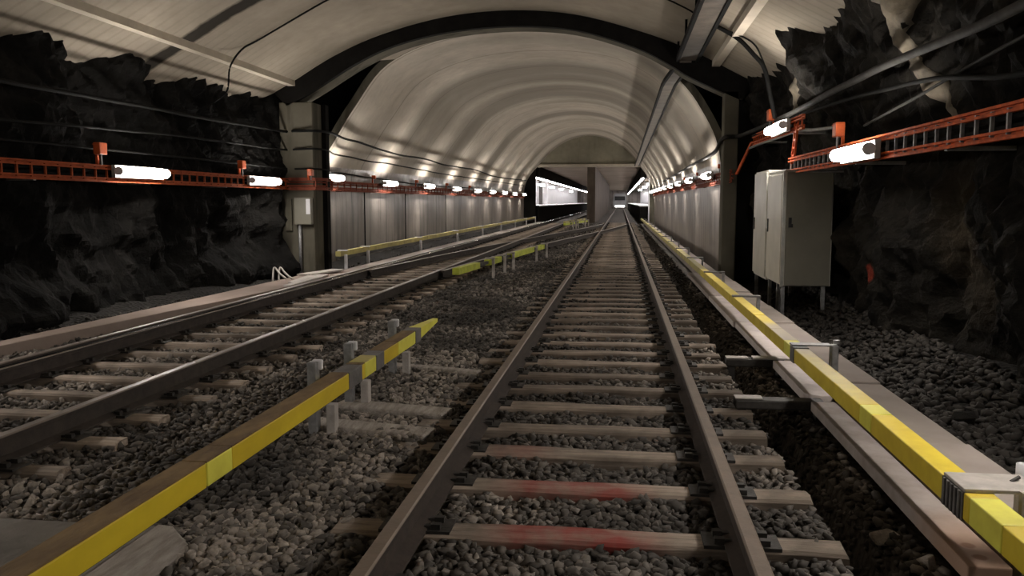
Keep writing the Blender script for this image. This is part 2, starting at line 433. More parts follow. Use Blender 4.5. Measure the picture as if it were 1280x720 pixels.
for i, y in enumerate(MAINY):
    key = {1: 'slred10', 2: 'slred21', 3: 'slred32'}.get(i, 'sl' + str(i % 3))
    dx = random.uniform(-.03, .03)
    if i == 0: lab, g = 'bare timber sleeper at the very bottom of the picture', None
    elif i == 1: lab, g = 'nearest timber sleeper with a long red paint stripe', None
    elif i == 2: lab, g = 'second timber sleeper with a red stripe along its front', None
    elif i == 3: lab, g = 'sleeper with a faint reddish patch, just beyond the two red striped ones', None
    elif i < 18: lab, g = 'bare timber main track sleeper, %s beyond the red striped ones' % ordn[i - 3], None
    else: lab, g = 'brown timber sleeper far along the main track, blending with its neighbours', 'far sleepers of the main track'
    put(key, protos, (dx, y, TOP + random.uniform(-.006, .004)), lab, g)
protos2 = {'b%d' % k: make_sleeper((-3.63, -5.11), -5.72, -3.2, .15, 'sl', 20 + k * 2.1) for k in range(3)}
y = 4.35; i = 0
while y < 61:
    if i < 12: lab, g = 'timber sleeper of the left track, %s from the left picture edge' % ordn[i], None
    else: lab, g = 'grey timber sleeper far along the left track', 'far sleepers of the left track'
    put('b%d' % (i % 3), protos2, (random.uniform(-.04, .04), y, TOP + random.uniform(-.006, .004)), lab, g)
    y += .6; i += 1
SLY = np.array(MAINY)

# ------------------------------------------------------------------ ballast stones
def stone_variants(n):
    import bmesh
    out = []
    for k in range(n):
        bm = bmesh.new()
        for q in range(10):
            d = rng.normal(size=3); d /= np.linalg.norm(d); d *= rng.uniform(.7, 1.2)
            bm.verts.new((d[0], d[1] * .8, d[2] * .65))
        r = bmesh.ops.convex_hull(bm, input=bm.verts)
        bmesh.ops.delete(bm, geom=[g for g in r['geom_interior'] if isinstance(g, bmesh.types.BMVert)], context='VERTS')
        bmesh.ops.triangulate(bm, faces=bm.faces)
        bm.verts.index_update()
        out.append((np.array([v.co[:] for v in bm.verts]), np.array([[v.index for v in f.verts] for f in bm.faces])))
        bm.free()
    return out
SV = stone_variants(16)
def scatter(name, xs, ys, zs, rs, tints, mname):
    V = []; Fc = []; T = []; off = 0
    kinds = rng.integers(0, len(SV), len(xs))
    for k, (v, f) in enumerate(SV):
        idx = np.nonzero(kinds == k)[0]; n = len(idx)
        if not n: continue
        a = rng.uniform(0, 2 * PI, n); b = rng.uniform(-.7, .7, n)
        ca, sa, cb, sb = np.cos(a), np.sin(a), np.cos(b), np.sin(b)
        R = np.zeros((n, 3, 3))
        R[:, 0] = np.stack([ca * cb, -sa, ca * sb], -1); R[:, 1] = np.stack([sa * cb, ca, sa * sb], -1); R[:, 2] = np.stack([-sb, 0 * a, cb], -1)
        w = np.einsum('nij,vj->nvi', R, v) * rs[idx][:, None, None] + np.stack([xs[idx], ys[idx], zs[idx]], -1)[:, None, :]
        V.append(w.reshape(-1, 3)); Fc.append((f[None] + (np.arange(n) * len(v))[:, None, None] + off).reshape(-1, 3))
        T.append(np.repeat(tints[idx], len(v))); off += n * len(v)
    V = np.concatenate(V); Fc = np.concatenate(Fc); T = np.concatenate(T)
    me = bpy.data.meshes.new(name); me.vertices.add(len(V)); me.vertices.foreach_set('co', V.ravel())
    me.loops.add(len(Fc) * 3); me.loops.foreach_set('vertex_index', Fc.ravel().astype(np.int32))
    me.polygons.add(len(Fc)); me.polygons.foreach_set('loop_start', np.arange(0, len(Fc) * 3, 3, dtype=np.int32))
    me.update(calc_edges=True); me.validate()
    at = me.attributes.new('tint', 'FLOAT', 'POINT'); at.data.foreach_set('value', T.astype(np.float32))
    me.materials.append(M[mname]); o = bpy.data.objects.new(name, me); COL.objects.link(o); return o
def make_pts(n, x0, x1, y0, y1, power=1.0):
    u = rng.uniform(0, 1, n)
    y = y0 * (y1 / y0) ** u if power else y0 + (y1 - y0) * u
    return rng.uniform(x0, x1, n), y
def clean(x, y, r):
    keep = np.ones(len(x), bool)
    sm = (x > -1.42) & (x < 1.03); dy = np.abs(y[:, None] - SLY[None]).min(1)
    keep &= ~(sm & (dy < .085 + r * .3) & ((rng.uniform(0, 1, len(x)) > .05)) & (x > -.98))
    keep &= ~(sm & (dy < .09) & (x <= -.98) & (rng.uniform(0, 1, len(x)) > .45))
    dl = np.abs(((y - 4.35 + .3) % .6) - .3)
    keep &= ~((x > -5.7) & (x < -3.0) & (dl < .08) & (rng.uniform(0, 1, len(x)) > .25 + .0 * x) & (x < -3.45))
    for xr in (-.95, .55, -3.63, -5.11): keep &= ~(np.abs(x - xr) < .085)
    keep &= ~((x > -6.5) & (x < -5.75 + 0 * x) & (y > 11))
    keep &= ~((x > 1.39) & (x < 1.97))
    return keep
nn = np.vectorize(lambda a, b: mn.noise(Vector((a, b, 3.3))))
def field(n, x0, x1, y0, y1, r0, r1, tone):
    x, y = make_pts(n, x0, x1, y0, y1); r = rng.uniform(r0, r1, n)
    k = clean(x, y, r); x, y, r = x[k], y[k], r[k]
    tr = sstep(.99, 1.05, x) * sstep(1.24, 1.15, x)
    z = gz(x, y) + r * rng.uniform(.0, .7, len(x))
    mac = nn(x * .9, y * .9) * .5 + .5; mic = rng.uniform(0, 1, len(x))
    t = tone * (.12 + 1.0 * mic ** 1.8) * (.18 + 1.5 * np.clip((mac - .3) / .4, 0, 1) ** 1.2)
    t *= 1 - .9 * tr  # trench shadow painted in: stones lying there get a darker tint
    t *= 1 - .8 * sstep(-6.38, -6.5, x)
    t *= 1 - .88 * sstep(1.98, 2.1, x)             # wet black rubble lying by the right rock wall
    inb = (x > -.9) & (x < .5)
    t *= np.where(inb & (y > 4.45), .5, 1.0) * np.where(inb & (y > 3.8) & (y < 4.42), 1.5, 1.0)   # lighter stone in one bay, darker stone beyond
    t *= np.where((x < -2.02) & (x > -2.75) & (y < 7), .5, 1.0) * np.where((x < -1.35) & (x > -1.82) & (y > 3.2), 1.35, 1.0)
    # rail shadow painted into the stone tint on both sides of each main track rail
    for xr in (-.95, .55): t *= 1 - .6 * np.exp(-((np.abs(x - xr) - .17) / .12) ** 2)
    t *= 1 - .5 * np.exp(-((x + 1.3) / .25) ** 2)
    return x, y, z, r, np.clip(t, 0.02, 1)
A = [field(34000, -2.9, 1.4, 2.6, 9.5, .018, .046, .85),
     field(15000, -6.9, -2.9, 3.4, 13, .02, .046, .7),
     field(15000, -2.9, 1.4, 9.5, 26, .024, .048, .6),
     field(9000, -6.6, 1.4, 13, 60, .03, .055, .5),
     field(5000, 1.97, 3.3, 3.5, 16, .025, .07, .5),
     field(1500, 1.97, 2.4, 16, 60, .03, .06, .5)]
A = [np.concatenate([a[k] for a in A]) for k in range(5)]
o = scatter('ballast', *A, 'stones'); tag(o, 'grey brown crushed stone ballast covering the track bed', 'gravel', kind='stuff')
# loose bigger rocks by the trench end and in the right rubble
for i, (x, y, r, lab) in enumerate([(1.27, 4.05, .085, 'large angular stone at the trench edge near the end of the long plank'),
                                    (1.33, 3.72, .07, 'pointed stone beside the dark trench, nearest the camera'),
                                    (2.35, 7.9, .10, 'dark boulder lying in the black rubble right of the cover slabs'),
                                    (2.6, 6.6, .13, 'bigger black boulder at the foot of the right rock wall')]):
    v, f = SV[i + 3]; mb = MB().add([(x + p[0] * r, y + p[1] * r, float(gz(x, y)) + r * .45 + p[2] * r) for p in v], [tuple(int(q) for q in t) for t in f])
    o = mb.build('boulder', M['wood'] if i < 2 else M['rockR'], loc=(x, y, 0), bev=.008); tag(o, lab, 'stone')

# ------------------------------------------------------------------ rock walls
def rockwall(name, base, zs, ys, sgn, amp, m, seed):
    nz, ny = len(zs), len(ys); v = []
    for z in zs:
        for y in ys:
            p = Vector((seed, y * .55, z * .38))
            a = mn.fractal(p, 1.0, 2.0, 4) * amp
            c = abs(mn.noise(Vector((seed + 5, y * 1.6, z * .7)))) * amp * .7
            d = mn.fractal(Vector((seed + 9, y * 3.2, z * 3.0)), .9, 2.1, 4) * amp * .28
            cell = mn.fractal(Vector((seed + 2, y * 1.1, z * .5)), .8, 2.2, 3) * amp * .3
            g = (abs(mn.noise(Vector((seed + 13, y * 2.6 + z * .8, z * 1.9)))) - .2) * amp * .45 + mn.noise(Vector((seed, y * 8, z * 6))) * amp * .08
            v.append((base(y, z) + sgn * (a + c + d + cell + g), y + .03 * mn.noise(Vector((y * 4, z * 4, 5))), z + .03 * mn.noise(Vector((z * 4, y * 4, 8)))))
    f = [(i * ny + j, i * ny + j + 1, (i + 1) * ny + j + 1, (i + 1) * ny + j) for i in range(nz - 1) for j in range(ny - 1)]
    if sgn > 0: f = [q[::-1] for q in f]
    mb = MB().add(v, f); return struct(mb.build(name, M[m]))
def bl(y, z): return -7.42 + .3 * float(sstep(15.5, 17.3, y)) - .12 * max(0, z - 2.5) + .25 * max(0, .5 - z) + (.55 * math.exp(-((z - .2) / .35) ** 2) * (0.5 + .5 * math.sin(y * .9)))
wl = rockwall('wall_left', bl, np.arange(-.2, 4.5, .055), np.arange(-4, 18.4, .065), -1, .38, 'rockL', 3.0)
def br(y, z):
    return float(np.interp(z, [0, 1, 2.1, 2.7, 3.4, 4.2, 5.2], [3.3, 3.15, 3.1, 2.95, 2.72, 2.42, 2.2])) - .25 * float(sstep(15, 17.2, y)) * (1 if z < 3.6 else .4)
wr = rockwall('wall_right', br, np.arange(-.2, 5.2, .055), np.arange(-4, 18.0, .065), 1, .38, 'rockR', 21.0)
def bvh(o): return BVHTree.FromPolygons([v.co[:] for v in o.data.vertices], [p.vertices[:] for p in o.data.polygons])
BR, BL = bvh(wr), bvh(wl)
def hug(tree, y, z, sgn):
    h = tree.ray_cast(Vector((-2, y, z)), Vector((sgn, 0, 0)))[0]; return h.x if h else sgn * 3
def seam(name, pts, label):
    mb = MB(); path = smooth_path([(0, a, b) for a, b, w in pts], 8); n = len(path)
    ws = [float(np.interp(i / (n - 1), np.linspace(0, 1, len(pts)), [p[2] for p in pts])) for i in range(n)]
    K = 7; vs = []
    for i, p in enumerate(path):
        for k in range(K):
            t = k / (K - 1) * 2 - 1; yy = p.y + t * ws[i] * (1 + .25 * mn.noise(Vector((i * .5, k, 1))))
            x = hug(BR, yy, p.z, 1) - .025 * (1 - t * t) - .012; vs.append((x, yy, p.z))
        for k in range(K):
            t = 1 - k / (K - 1) * 2; vs.append((vs[i * 2 * K + K - 1 - k][0] + .09, vs[i * 2 * K + K - 1 - k][1], p.z))
    m = 2 * K
    fs = [(i * m + k, i * m + (k + 1) % m, (i + 1) * m + (k + 1) % m, (i + 1) * m + k) for i in range(n - 1) for k in range(m)]
    o = mb.add(vs, fs + [tuple(range(m))[::-1], tuple(range((n - 1) * m, n * m))]).build(name, M['seam'], smooth=True)
    tag(o, label, 'rock seam'); return o
seam('concrete_seam', [(9.0, 3.75, .34), (9.0, 3.4, .2), (8.95, 3.1, .10), (8.8, 2.8, .12), (8.6, 2.45, .12), (8.45, 2.25, .14)], 'pale sprayed concrete streak running down the right rock wall')
seam('concrete_seam', [(13.9, 4.15, .10), (13.9, 3.8, .15), (14.1, 3.4, .12), (14.2, 3.05, .09)], 'short pale concrete patch on rock near the tunnel mouth, under the roof edge')

# ------------------------------------------------------------------ chamber roof, ring and lining
CP = [(-9.6, 2.5), (-8.6, 3.1), (-8, 3.45), (-7.34, 3.85), (-6.89, 4.09), (-6, 4.59), (-4.95, 5.01), (-3.59, 5.33), (-2.25, 5.42), (-.95, 5.3), (.34, 4.94), (1.21, 4.61), (1.64, 4.40), (2.59, 3.90), (3.2, 3.6)]
def loft(rows, thick=None):
    n = len(rows[0]); v = [p for r in rows for p in r]
    return MB().add(v, [(i * n + k, (i + 1) * n + k, (i + 1) * n + k + 1, i * n + k + 1) for i in range(len(rows) - 1) for k in range(n - 1)])
cs = [(p.x, p.z) for p in smooth_path([(a, 0, b) for a, b in CP], 5)]
struct(loft([[(a, y, b) for a, b in cs] for y in np.arange(-5, 17.9, .5)]).build('ceiling', M['ceil'], smooth=True))
# raised longitudinal ribs under the roof
def rib(pts, w, label, m='ribc'):
    mb = MB().sweep([(-w / 2, -.05), (w / 2, -.05), (w / 2, .1), (-w / 2, .1)], pts); o = mb.build('trim_1', M[m]); struct(o)
rib([(-6.93, -4, 4.045), (-6.93, 17.5, 4.045)], .15, '')
rib([(1.83, -4, 4.27), (1.83, 17.5, 4.27)], .15, '')
UP = [(-7.36, 3.83), (-6.89, 4.11), (-6, 4.61), (-4.95, 5.03), (-3.59, 5.35), (-2.25, 5.44), (-.95, 5.32), (.34, 4.96), (1.21, 4.63), (1.64, 4.42), (2.62, 3.90)]
LO = [(-7.05, 3.58), (-6.45, 3.90), (-5.55, 4.42), (-4.7, 4.78), (-3.59, 5.02), (-2.25, 5.11), (-.95, 5.0), (.25, 4.63), (.95, 4.27), (1.35, 4.02), (2.35, 3.55)]
up = [(p.x, p.z) for p in smooth_path([(a, 0, b) for a, b in UP], 5)]; lo = [(p.x, p.z) for p in smooth_path([(a, 0, b) for a, b in LO], 5)]
n = len(up); mb = MB(); vs = [(a, 17.35, b + .05) for a, b in up] + [(a, 17.35, b) for a, b in lo] + [(a, 17.5, b + .05) for a, b in up] + [(a, 17.5, b) for a, b in lo]
fs = []
for k in range(n - 1): fs += [(k, k + 1, n + k + 1, n + k), (n + k, n + k + 1, 3 * n + k + 1, 3 * n + k), (2 * n + k, 3 * n + k, 3 * n + k + 1, 2 * n + k + 1)]
struct(mb.add(vs, fs).build('trim_2', M['darkc']))
# concrete soffit behind the dark ring
struct(loft([[(a * 1.0, y, b + dz) for a, b in lo] for y, dz in ((17.5, .015), (17.8, .02), (18.1, .03))]).build('trim_3', M['pillar'], smooth=True))
P0 = [(-7.15, -.2), (-7.12, 1.2), (-7.1, 2.27), (-6.71, 2.96), (-6.17, 3.78), (-5.38, 4.72), (-4.0, 5.27), (-2.15, 5.44), (-.33, 5.26), (.76, 4.76), (1.25, 4.25), (1.68, 3.70), (2.12, 2.80), (2.24, 1.6), (2.27, -.2)]
P1 = [(-7.1, -.2), (-7.1, 1.3), (-7.05, 2.5), (-6.75, 3.3), (-5.95, 4.28), (-4.9, 5.35), (-3.7, 6.05), (-2.35, 6.32), (-1.05, 6.1), (.1, 5.5), (.65, 5.0), (1.2, 4.3), (2.1, 3.0), (2.38, 1.6), (2.42, -.2)]
s0 = [(p.x, p.z) for p in smooth_path([(a, 0, b) for a, b in P0], 6)]; s1 = [(p.x, p.z) for p in smooth_path([(a, 0, b) for a, b in P1], 6)]
def prof(y):
    t = (y - 19.3) / (62 - 19.3)
    bs = 0
    return [(a[0] * (1 - t) + b[0] * t, a[1] * (1 - t) + b[1] * t + bs) for a, b in zip(s0, s1)]
YS = list(np.arange(19.3, 62, .5)) + [62]
iw = next(i for i, p in enumerate(s0) if p[1] > 2.35); ie = max(i for i, p in enumerate(s0) if p[1] > 2.35)
rows = [[(a, y, b) for a, b in prof(y)] for y in YS]
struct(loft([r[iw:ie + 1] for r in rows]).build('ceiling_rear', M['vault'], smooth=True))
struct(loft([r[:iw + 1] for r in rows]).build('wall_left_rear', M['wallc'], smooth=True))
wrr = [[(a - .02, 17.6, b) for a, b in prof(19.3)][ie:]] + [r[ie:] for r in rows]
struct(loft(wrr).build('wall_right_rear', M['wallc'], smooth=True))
# end face of the lining (thickness) and the part joining it to the ring over the crown
pf = prof(19.3); cx, cz = -2.3, 1.8
ff = [(cx + (a - cx) * 1.035, b if b < 2.3 else cz + (b - cz) * 1.035) for a, b in pf]
struct(loft([[(a, 19.3, b) for a, b in pf], [(a, 19.24, b) for a, b in ff], [(a, 62, b) for a, b in [(cx + (q[0] - cx) * 1.05, cz + (q[1] - cz) * 1.05) for q in prof(62)]]]).build('trim_4', M['pillar']))
def near(prf, a): return min(prf, key=lambda q: abs(q[0] - a) + (0 if q[1] > 3.3 else 9))
j0 = [q for q in lo if -5.3 < q[0] < .75]
row2 = [(q[0], 19.3, float(np.interp(q[0], [p[0] for p in pf if p[1] > 3.3], [p[1] for p in pf if p[1] > 3.3])) + .01) for q in j0]
struct(loft([[(a, 18.1, b + .03) for a, b in j0], [((a + r[0]) / 2, 18.7, (b + .03 + r[2]) / 2) for (a, b), r in zip(j0, row2)], row2]).build('trim_5', M['ceil'], smooth=True))
# dark rock void around the lining mouth
vv = MB(); vv.box(-9.5, -7.3, 17.9, 18.0, -.2, 5.6); vv.box(-9.5, 4.5, 20.2, 20.3, -.2, 6.6)
MBv = MB()
MBv.add([(-8.2, 17.7, -.2), (-8.2, 20.2, -.2), (-8.2, 20.2, 6), (-8.2, 17.7, 6)], [(0, 1, 2, 3)])
MBv.add([(3.4, 17.7, -.2), (3.4, 20.2, -.2), (3.4, 20.2, 6), (3.4, 17.7, 6)], [(3, 2, 1, 0)])
MBv.add([(-8.2, 17.6, 6), (3.4, 17.6, 6), (3.4, 20.3, 6), (-8.2, 20.3, 6)], [(0, 1, 2, 3)])
# annular back face outside the lining
pb = prof(20.2); outer = [(-8.2, -.2), (-8.2, 6), (3.4, 6), (3.4, -.2)]
ring2 = [(cx + (a - cx) * 3, cz + (b - cz) * 3) for a, b in pb]
vb = [(a, 20.2, b) for a, b in pb] + [(min(max(a, -8.2), 3.4), 20.2, min(max(b, -.2), 6)) for a, b in ring2]; q = len(pb)
MBv.add(vb, [(k, k + 1, q + k + 1, q + k) for k in range(q - 1)])
MBv.add([(-9.8, 18.2, -.2), (-7.2, 18.2, -.2), (-7.2, 18.2, 3.4), (-9.8, 18.2, 3.4)], [(0, 1, 2, 3)])
MBv.add([(2.3, 17.95, -.2), (4.8, 17.95, -.2), (4.8, 17.95, 5.2), (2.3, 17.95, 5.2)], [(0, 1, 2, 3)])
MBv.add([(-10, 17.95, 3.5), (-8.1, 17.95, 3.5), (-8.1, 17.95, 6), (-10, 17.95, 6)], [(0, 1, 2, 3)])
struct(MBv.build('wall_back', M['void']))
# back of the chamber behind the camera, closing the tunnel
struct(MB().box(-10, 5, -5.2, -5, -.3, 5.8).build('wall_front', M['void']))
# pillars carrying the ring
struct(MB().box(-7.23, -6.50, 17.35, 17.95, -.2, 3.66).build('wall_pillar_left', M['pillar'], bev=.02))
struct(MB().box(-6.52, -6.40, 17.9, 18.1, -.2, 3.66).build('wall_pillar_return', M['darkc']))
struct(MB().box(2.02, 2.3, 17.35, 17.8, -.2, 3.75).build('wall_pillar_right', M['pillar'], bev=.02))
# portal
pe = prof(62); arch = [p for p in pe if p[1] > 4.25]
mb = MB(); k = len(arch); mb.add([(a, 62, b) for a, b in arch] + [(a, 62.4, b) for a, b in arch], [tuple(range(k))[::-1]] + [(i, i + 1, k + i + 1, k + i) for i in range(k - 1)])
struct(mb.build('wall_portal', M['tymp']))
struct(MB().box(-6.1, 1.35, 61.8, 62.3, 4.07, 4.28).build('trim_6', M['lintel'], bev=.02))
struct(MB().box(-8, -6.25, 61.9, 62.4, -.1, 4.4).build('wall_portal_left', M['darkc']))
struct(MB().box(1.98, 3.2, 61.9, 62.4, -.1, 4.4).build('wall_portal_right', M['pillar']))
struct(MB().box(1.98, 2.05, 61.7, 61.85, -.1, 3.2).build('trim_7', M['white']))

# ------------------------------------------------------------------ station beyond the portal
struct(MB().box(-11, 5.5, 62.3, 205, 4.16, 4.3).build('ceiling_station', M['stceil']))
struct(MB().box(-2.45, -1.87, 62.1, 139, -.1, 4.16).build('wall_middle', M['midwall']))
struct(MB().box(-11, 5.5, 204, 204.4, -.1, 4.3).build('wall_end', M['wallc']))
struct(MB().box(-10.6, -10.4, 62.3, 205, -.1, 4.3).build('wall_station_left', M['white']))
struct(MB().box(4.6, 4.8, 62.3, 205, -.1, 4.3).build('wall_station_right', M['white']))
struct(MB().box(-10.4, -6.0, 62.45, 62.6, -.1, 1.27).build('trim_8', M['darkc']))
def platform(x0, x1, label):
    t = empty('platform', ((x0 + x1) / 2, 62.6, 0))
    sub(MB().box(x0, x1, 62.6, 170, -.1, 1.2), 'base', M['darkc'], t)
    sub(MB().box(x0 - .05, x1 + .05, 62.6, 170, 1.2, 1.28), 'paving', M['white'], t)
    tag(t, label, 'platform')
platform(-10.3, -6.05, 'dark fronted station platform left of the middle wall')
platform(1.42, 4.5, 'dark fronted station platform on the right')
def canopy(x0, x1, z0, z1, xl, lab):
    t = empty('platform_canopy', ((x0 + x1) / 2, 62.6, z0))
    sub(MB().box(x0, x1, 62.6, 203, z0, z1), 'edge_beam', M['darkc'], t)
    sub(MB().box(xl - .05, xl + .05, 62.7, 203, z0 - .09, z0 - .005), 'light_strip', M['stlight'], t)
    tag(t, lab, 'canopy')
canopy(-6.35, -6.0, 3.38, 4.15, -6.3, 'dark canopy beam with a white light line over the left platform')
canopy(1.45, 1.85, 3.3, 4.15, 1.6, 'dark canopy beam with a white light line over the right platform')
for i, y in enumerate((66, 75, 86, 100, 120)):
    t = empty('pendant_lamp', (-7.0, y, 3.0)); sub(MB().box(-7.2, -6.8, y - .9, y + .9, 2.95, 3.1), 'diffuser', M['stlight'], t); sub(MB().box(-7.05, -6.95, y - .05, y + .05, 3.1, 4.16), 'stem', M['darksteel'], t)
    tag(t, 'bright square lamp over the left station platform, %s from the portal' % ordn[i], 'lamp', 'left platform lamps')
for i, y in enumerate((70, 84, 104)):
    t = empty('pendant_lamp', (2.2, y, 3.0)); sub(MB().box(2.1, 2.5, y - .9, y + .9, 2.9, 3.05), 'diffuser', M['stlight'], t); sub(MB().box(2.25, 2.35, y - .05, y + .05, 3.05, 4.16), 'stem', M['darksteel'], t)
    tag(t, 'bright square lamp over the right station platform, %s from the portal' % ordn[i], 'lamp', 'right platform lamps')
for i, (y, m) in enumerate(((65, 'grey'), (68.5, 'white'), (71, 'grey'), (74, 'white'), (78, 'white'), (84, 'grey'), (90, 'white'))):
    o = MB().box(-8.1, -7.75, y - .2, y + .2, 1.28, 4.16).build('station_column', M[m], loc=(-7.9, y, 1.28)); tag(o, '%s column on the left platform, %s from the portal' % ('grey' if m == 'grey' else 'white', ordn[i]), 'column', 'left platform columns')
t = empty('metro_train', (-.21, 190, .19))
bp = [(-1.45, .3), (1.45, .3), (1.5, 1.3), (1.42, 2.6), (1.1, 3.2), (-1.1, 3.2), (-1.42, 2.6), (-1.5, 1.3)]
sub(MB().sweep(bp, [(-.21, 190, .19), (-.21, 202, .19)]), 'body', M['train'], t)
for yy in (192, 199): sub(MB().tube([(-.95, yy, .64), (.55, yy, .64)], .45, 16), 'wheelset', M['darksteel'], t)
sub(MB().box(-1.35, .93, 189.9, 190.02, 1.85, 2.75), 'windscreen', M['black'], t)
sub(MB().box(-1.25, .83, 189.9, 190.02, .35, .68), 'headlight', M['trainlight'], t)
tag(t, 'distant train front with dark windscreen and bright low light', 'train')

# ------------------------------------------------------------------ lamps
def make_lamp(side):      # side = +1: wall lies towards +x
    r = empty('tunnel_lamp', (0, 0, 0))
    mb = MB().box(min(side * .05, side * .11), max(side * .05, side * .11), -.62, .62, -.09, .085)
    mb.build('housing', M['housing'], r, loc=(0, 0, 0), bev=.008)
    MB().tube([(0, -.6, 0), (0, -.3, 0), (0, .3, 0), (0, .6, 0)], .066, 14).build('tube', M['tube'], r, loc=(0, 0, 0), smooth=True)
    for y in (-.615, .615):
        MB().tube([(0, y - .012, 0), (0, y + .012, 0)], .062, 14).build('end_cap', M['white'], r, loc=(0, 0, 0))
    for y in (-.4, .4):
        b = MB(); b.box(min(side * .10, side * .24), max(side * .10, side * .24), y - .02, y + .02, -.02, .02); b.build('bracket', M['galv'], r, loc=(0, 0, 0))
    index_kids(r); return r
lampL, lampR = make_lamp(-1), make_lamp(1)
LY = [(-3.6, 1.98), (1.4, 1.98), (6.4, 1.98), (11.5, 1.985), (15.75, 1.965), (19.4, 2.13), (24.4, 2.10), (29.5, 2.11), (34.6, 2.09), (39.8, 2.08), (44.5, 2.08), (49.2, 2.08), (54, 2.06), (59.3, 2.06)]
RY = [(-1.2, 2.05), (4.0, 2.05), (8.95, 2.06), (13.3, 2.67), (20.6, 2.18), (26, 2.20), (31, 2.21), (36, 2.22), (41, 2.23), (46, 2.23), (51, 2.23), (56, 2.23), (60.5, 2.23)]
for side, P, pos in ((-1, lampL, LY), (1, lampR, RY)):
    vis = 0
    for i, (y, z) in enumerate(pos):
        o = P if i == 0 else copy_tree(P)
        x = (-6.86 if y < 18 else -6.76) if side < 0 else (2.3 if y < 18 else 2.0 + .1 * (y - 20) / 40)
        o.location = (x, y, z)
        wn = 'left' if side < 0 else 'right'
        if side < 0:
            first = {3: 'largest white tube lamp on the orange tray across the left rock wall', 4: 'second white tube lamp on the left rock, just before the pillar', 5: 'tube lamp beside the left pillar at the mouth of the lining'}
            base = 5
        else:
            first = {2: 'largest white tube lamp on the right, on the orange ladder right of the cabinet', 3: 'tube lamp raised above the cream cabinet, right rock wall', 4: 'nearest tube lamp on the right concrete tunnel wall'}
            base = 4
        if i in first: lab = first[i]
        elif i < 3: lab = 'tube lamp on the %s orange tray beside the camera, outside the picture' % wn
        else: lab = 'tube lamp on the %s concrete wall, %s beyond the tunnel mouth one' % (wn, ordn[i - base - 1])
        tag(o, lab, 'lamp', 'tunnel lamps on the %s wall' % wn)

# ------------------------------------------------------------------ cable ladders
def ladder(pts, hgt, side, label, step=.25, group=None):
    r = empty('cable_ladder', pts[0]); path = [Vector(p) for p in pts]
    om = 'dullorange' if path[0].y > 17 else ('orange' if side > 0 else 'midorange')
    for dz, nm in ((hgt / 2, 'top_rail'), (-hgt / 2, 'bottom_rail')):
        mb = MB()
        for q in (-.022, .022):
            mb.sweep([(-.02, q - .010), (.02, q - .010), (.02, q + .010), (-.02, q + .010)], [p + Vector((0, 0, dz)) for p in path])
        mb.sweep([(side * .012, -.02), (side * .02, -.02), (side * .02, .02), (side * .012, .02)][::side], [p + Vector((0, 0, dz)) for p in path])
        sub(mb, nm, M[om], r)
    y = path[0].y + .1; g0 = None
    while y < path[-1].y - .05:
        p = interp([tuple(q) for q in path], y)
        if g0 is None:
            g0 = MB().box(-.012, .012, -.012, .012, -hgt / 2, hgt / 2).build('rung', M['galv'] if side > 0 and path[0].y < 10 else M[om], r, loc=(0, 0, 0)); g = g0
        else:
            g = g0.copy(); COL.objects.link(g); g.parent = r
        g.location = p - path[0]; y += step
    mb = MB()
    for off, rr in ((.03, .018), (-.035, .022)):
        mb.tube([p + Vector((side * .035, 0, off * hgt * 6)) for p in path], rr, 6)
    sub(mb, 'cable_run', M['pipe'] if path[0].y < 17 else M['dullorange'], r)
    y = path[0].y + .9; g0 = None
    while y < path[-1].y:
        p = interp([tuple(q) for q in path], y)
        if g0 is None:
            g0 = MB().box(min(0, side * .5), max(0, side * .5), -.025, .025, - hgt / 2 - .045, - hgt / 2 - .01).build('wall_bracket', M['galv'], r, loc=(0, 0, 0)); g = g0
        else:
            g = g0.copy(); COL.objects.link(g); g.parent = r
        g.location = p - path[0]; y += 2.5
    tag(r, label, 'cable ladder', group); return r
ladder([(-7.02, -4, 1.97), (-7.02, 17.18, 1.94)], .17, -1, 'orange cable ladder running along the left rock wall')
ladder([(-7.0, 17.2, 1.94), (-6.95, 17.24, 1.94), (-6.44, 17.27, 1.94), (-6.36, 17.7, 1.94), (-6.42, 18.3, 1.94), (-6.95, 19.2, 1.94), (-6.98, 20, 1.95), (-6.98, 61.5, 1.97)], .2, -1, 'reddish cable ladder along the left concrete tunnel wall', .5)
ladder([(2.47, -4, 2.07), (2.47, 13.0, 2.09)], .17, 1, 'orange cable ladder on the right rock wall, over the cabinet')
ladder([(2.47, 12.1, 2.66), (2.47, 16.6, 2.72)], .14, 1, 'raised orange cable ladder above the cream cabinet, under the second lamp')
ladder([(2.16, 17.2, 2.07), (2.2, 30, 2.08), (2.3, 61.5, 2.1)], .2, 1, 'reddish cable ladder along the right concrete tunnel wall', .5)
def riser(p0, p1, label):
    r = empty('ladder_riser', p0); mb = MB(); a, b = Vector(p0), Vector(p1)
    for q in (-.08, .08): mb.bar(a + Vector((0, q, 0)), b + Vector((0, q, 0)), .03, .03)
    sub(mb, 'side_rail', M['orange'], r); 
    for k in range(1, 5): c = a.lerp(b, k / 5); sub(MB().box(c.x - .012, c.x + .012, c.y - .08, c.y + .08, c.z - .012, c.z + .012), 'rung', M['orange'], r)
    tag(r, label, 'cable ladder')
riser((2.47, 12.75, 2.12), (2.45, 12.45, 2.66), 'short steep orange riser joining the lower and raised right ladders')
riser((2.25, 17.1, 2.1), (2.47, 16.7, 2.7), 'orange sloping riser dropping from the raised ladder to the right tunnel wall')
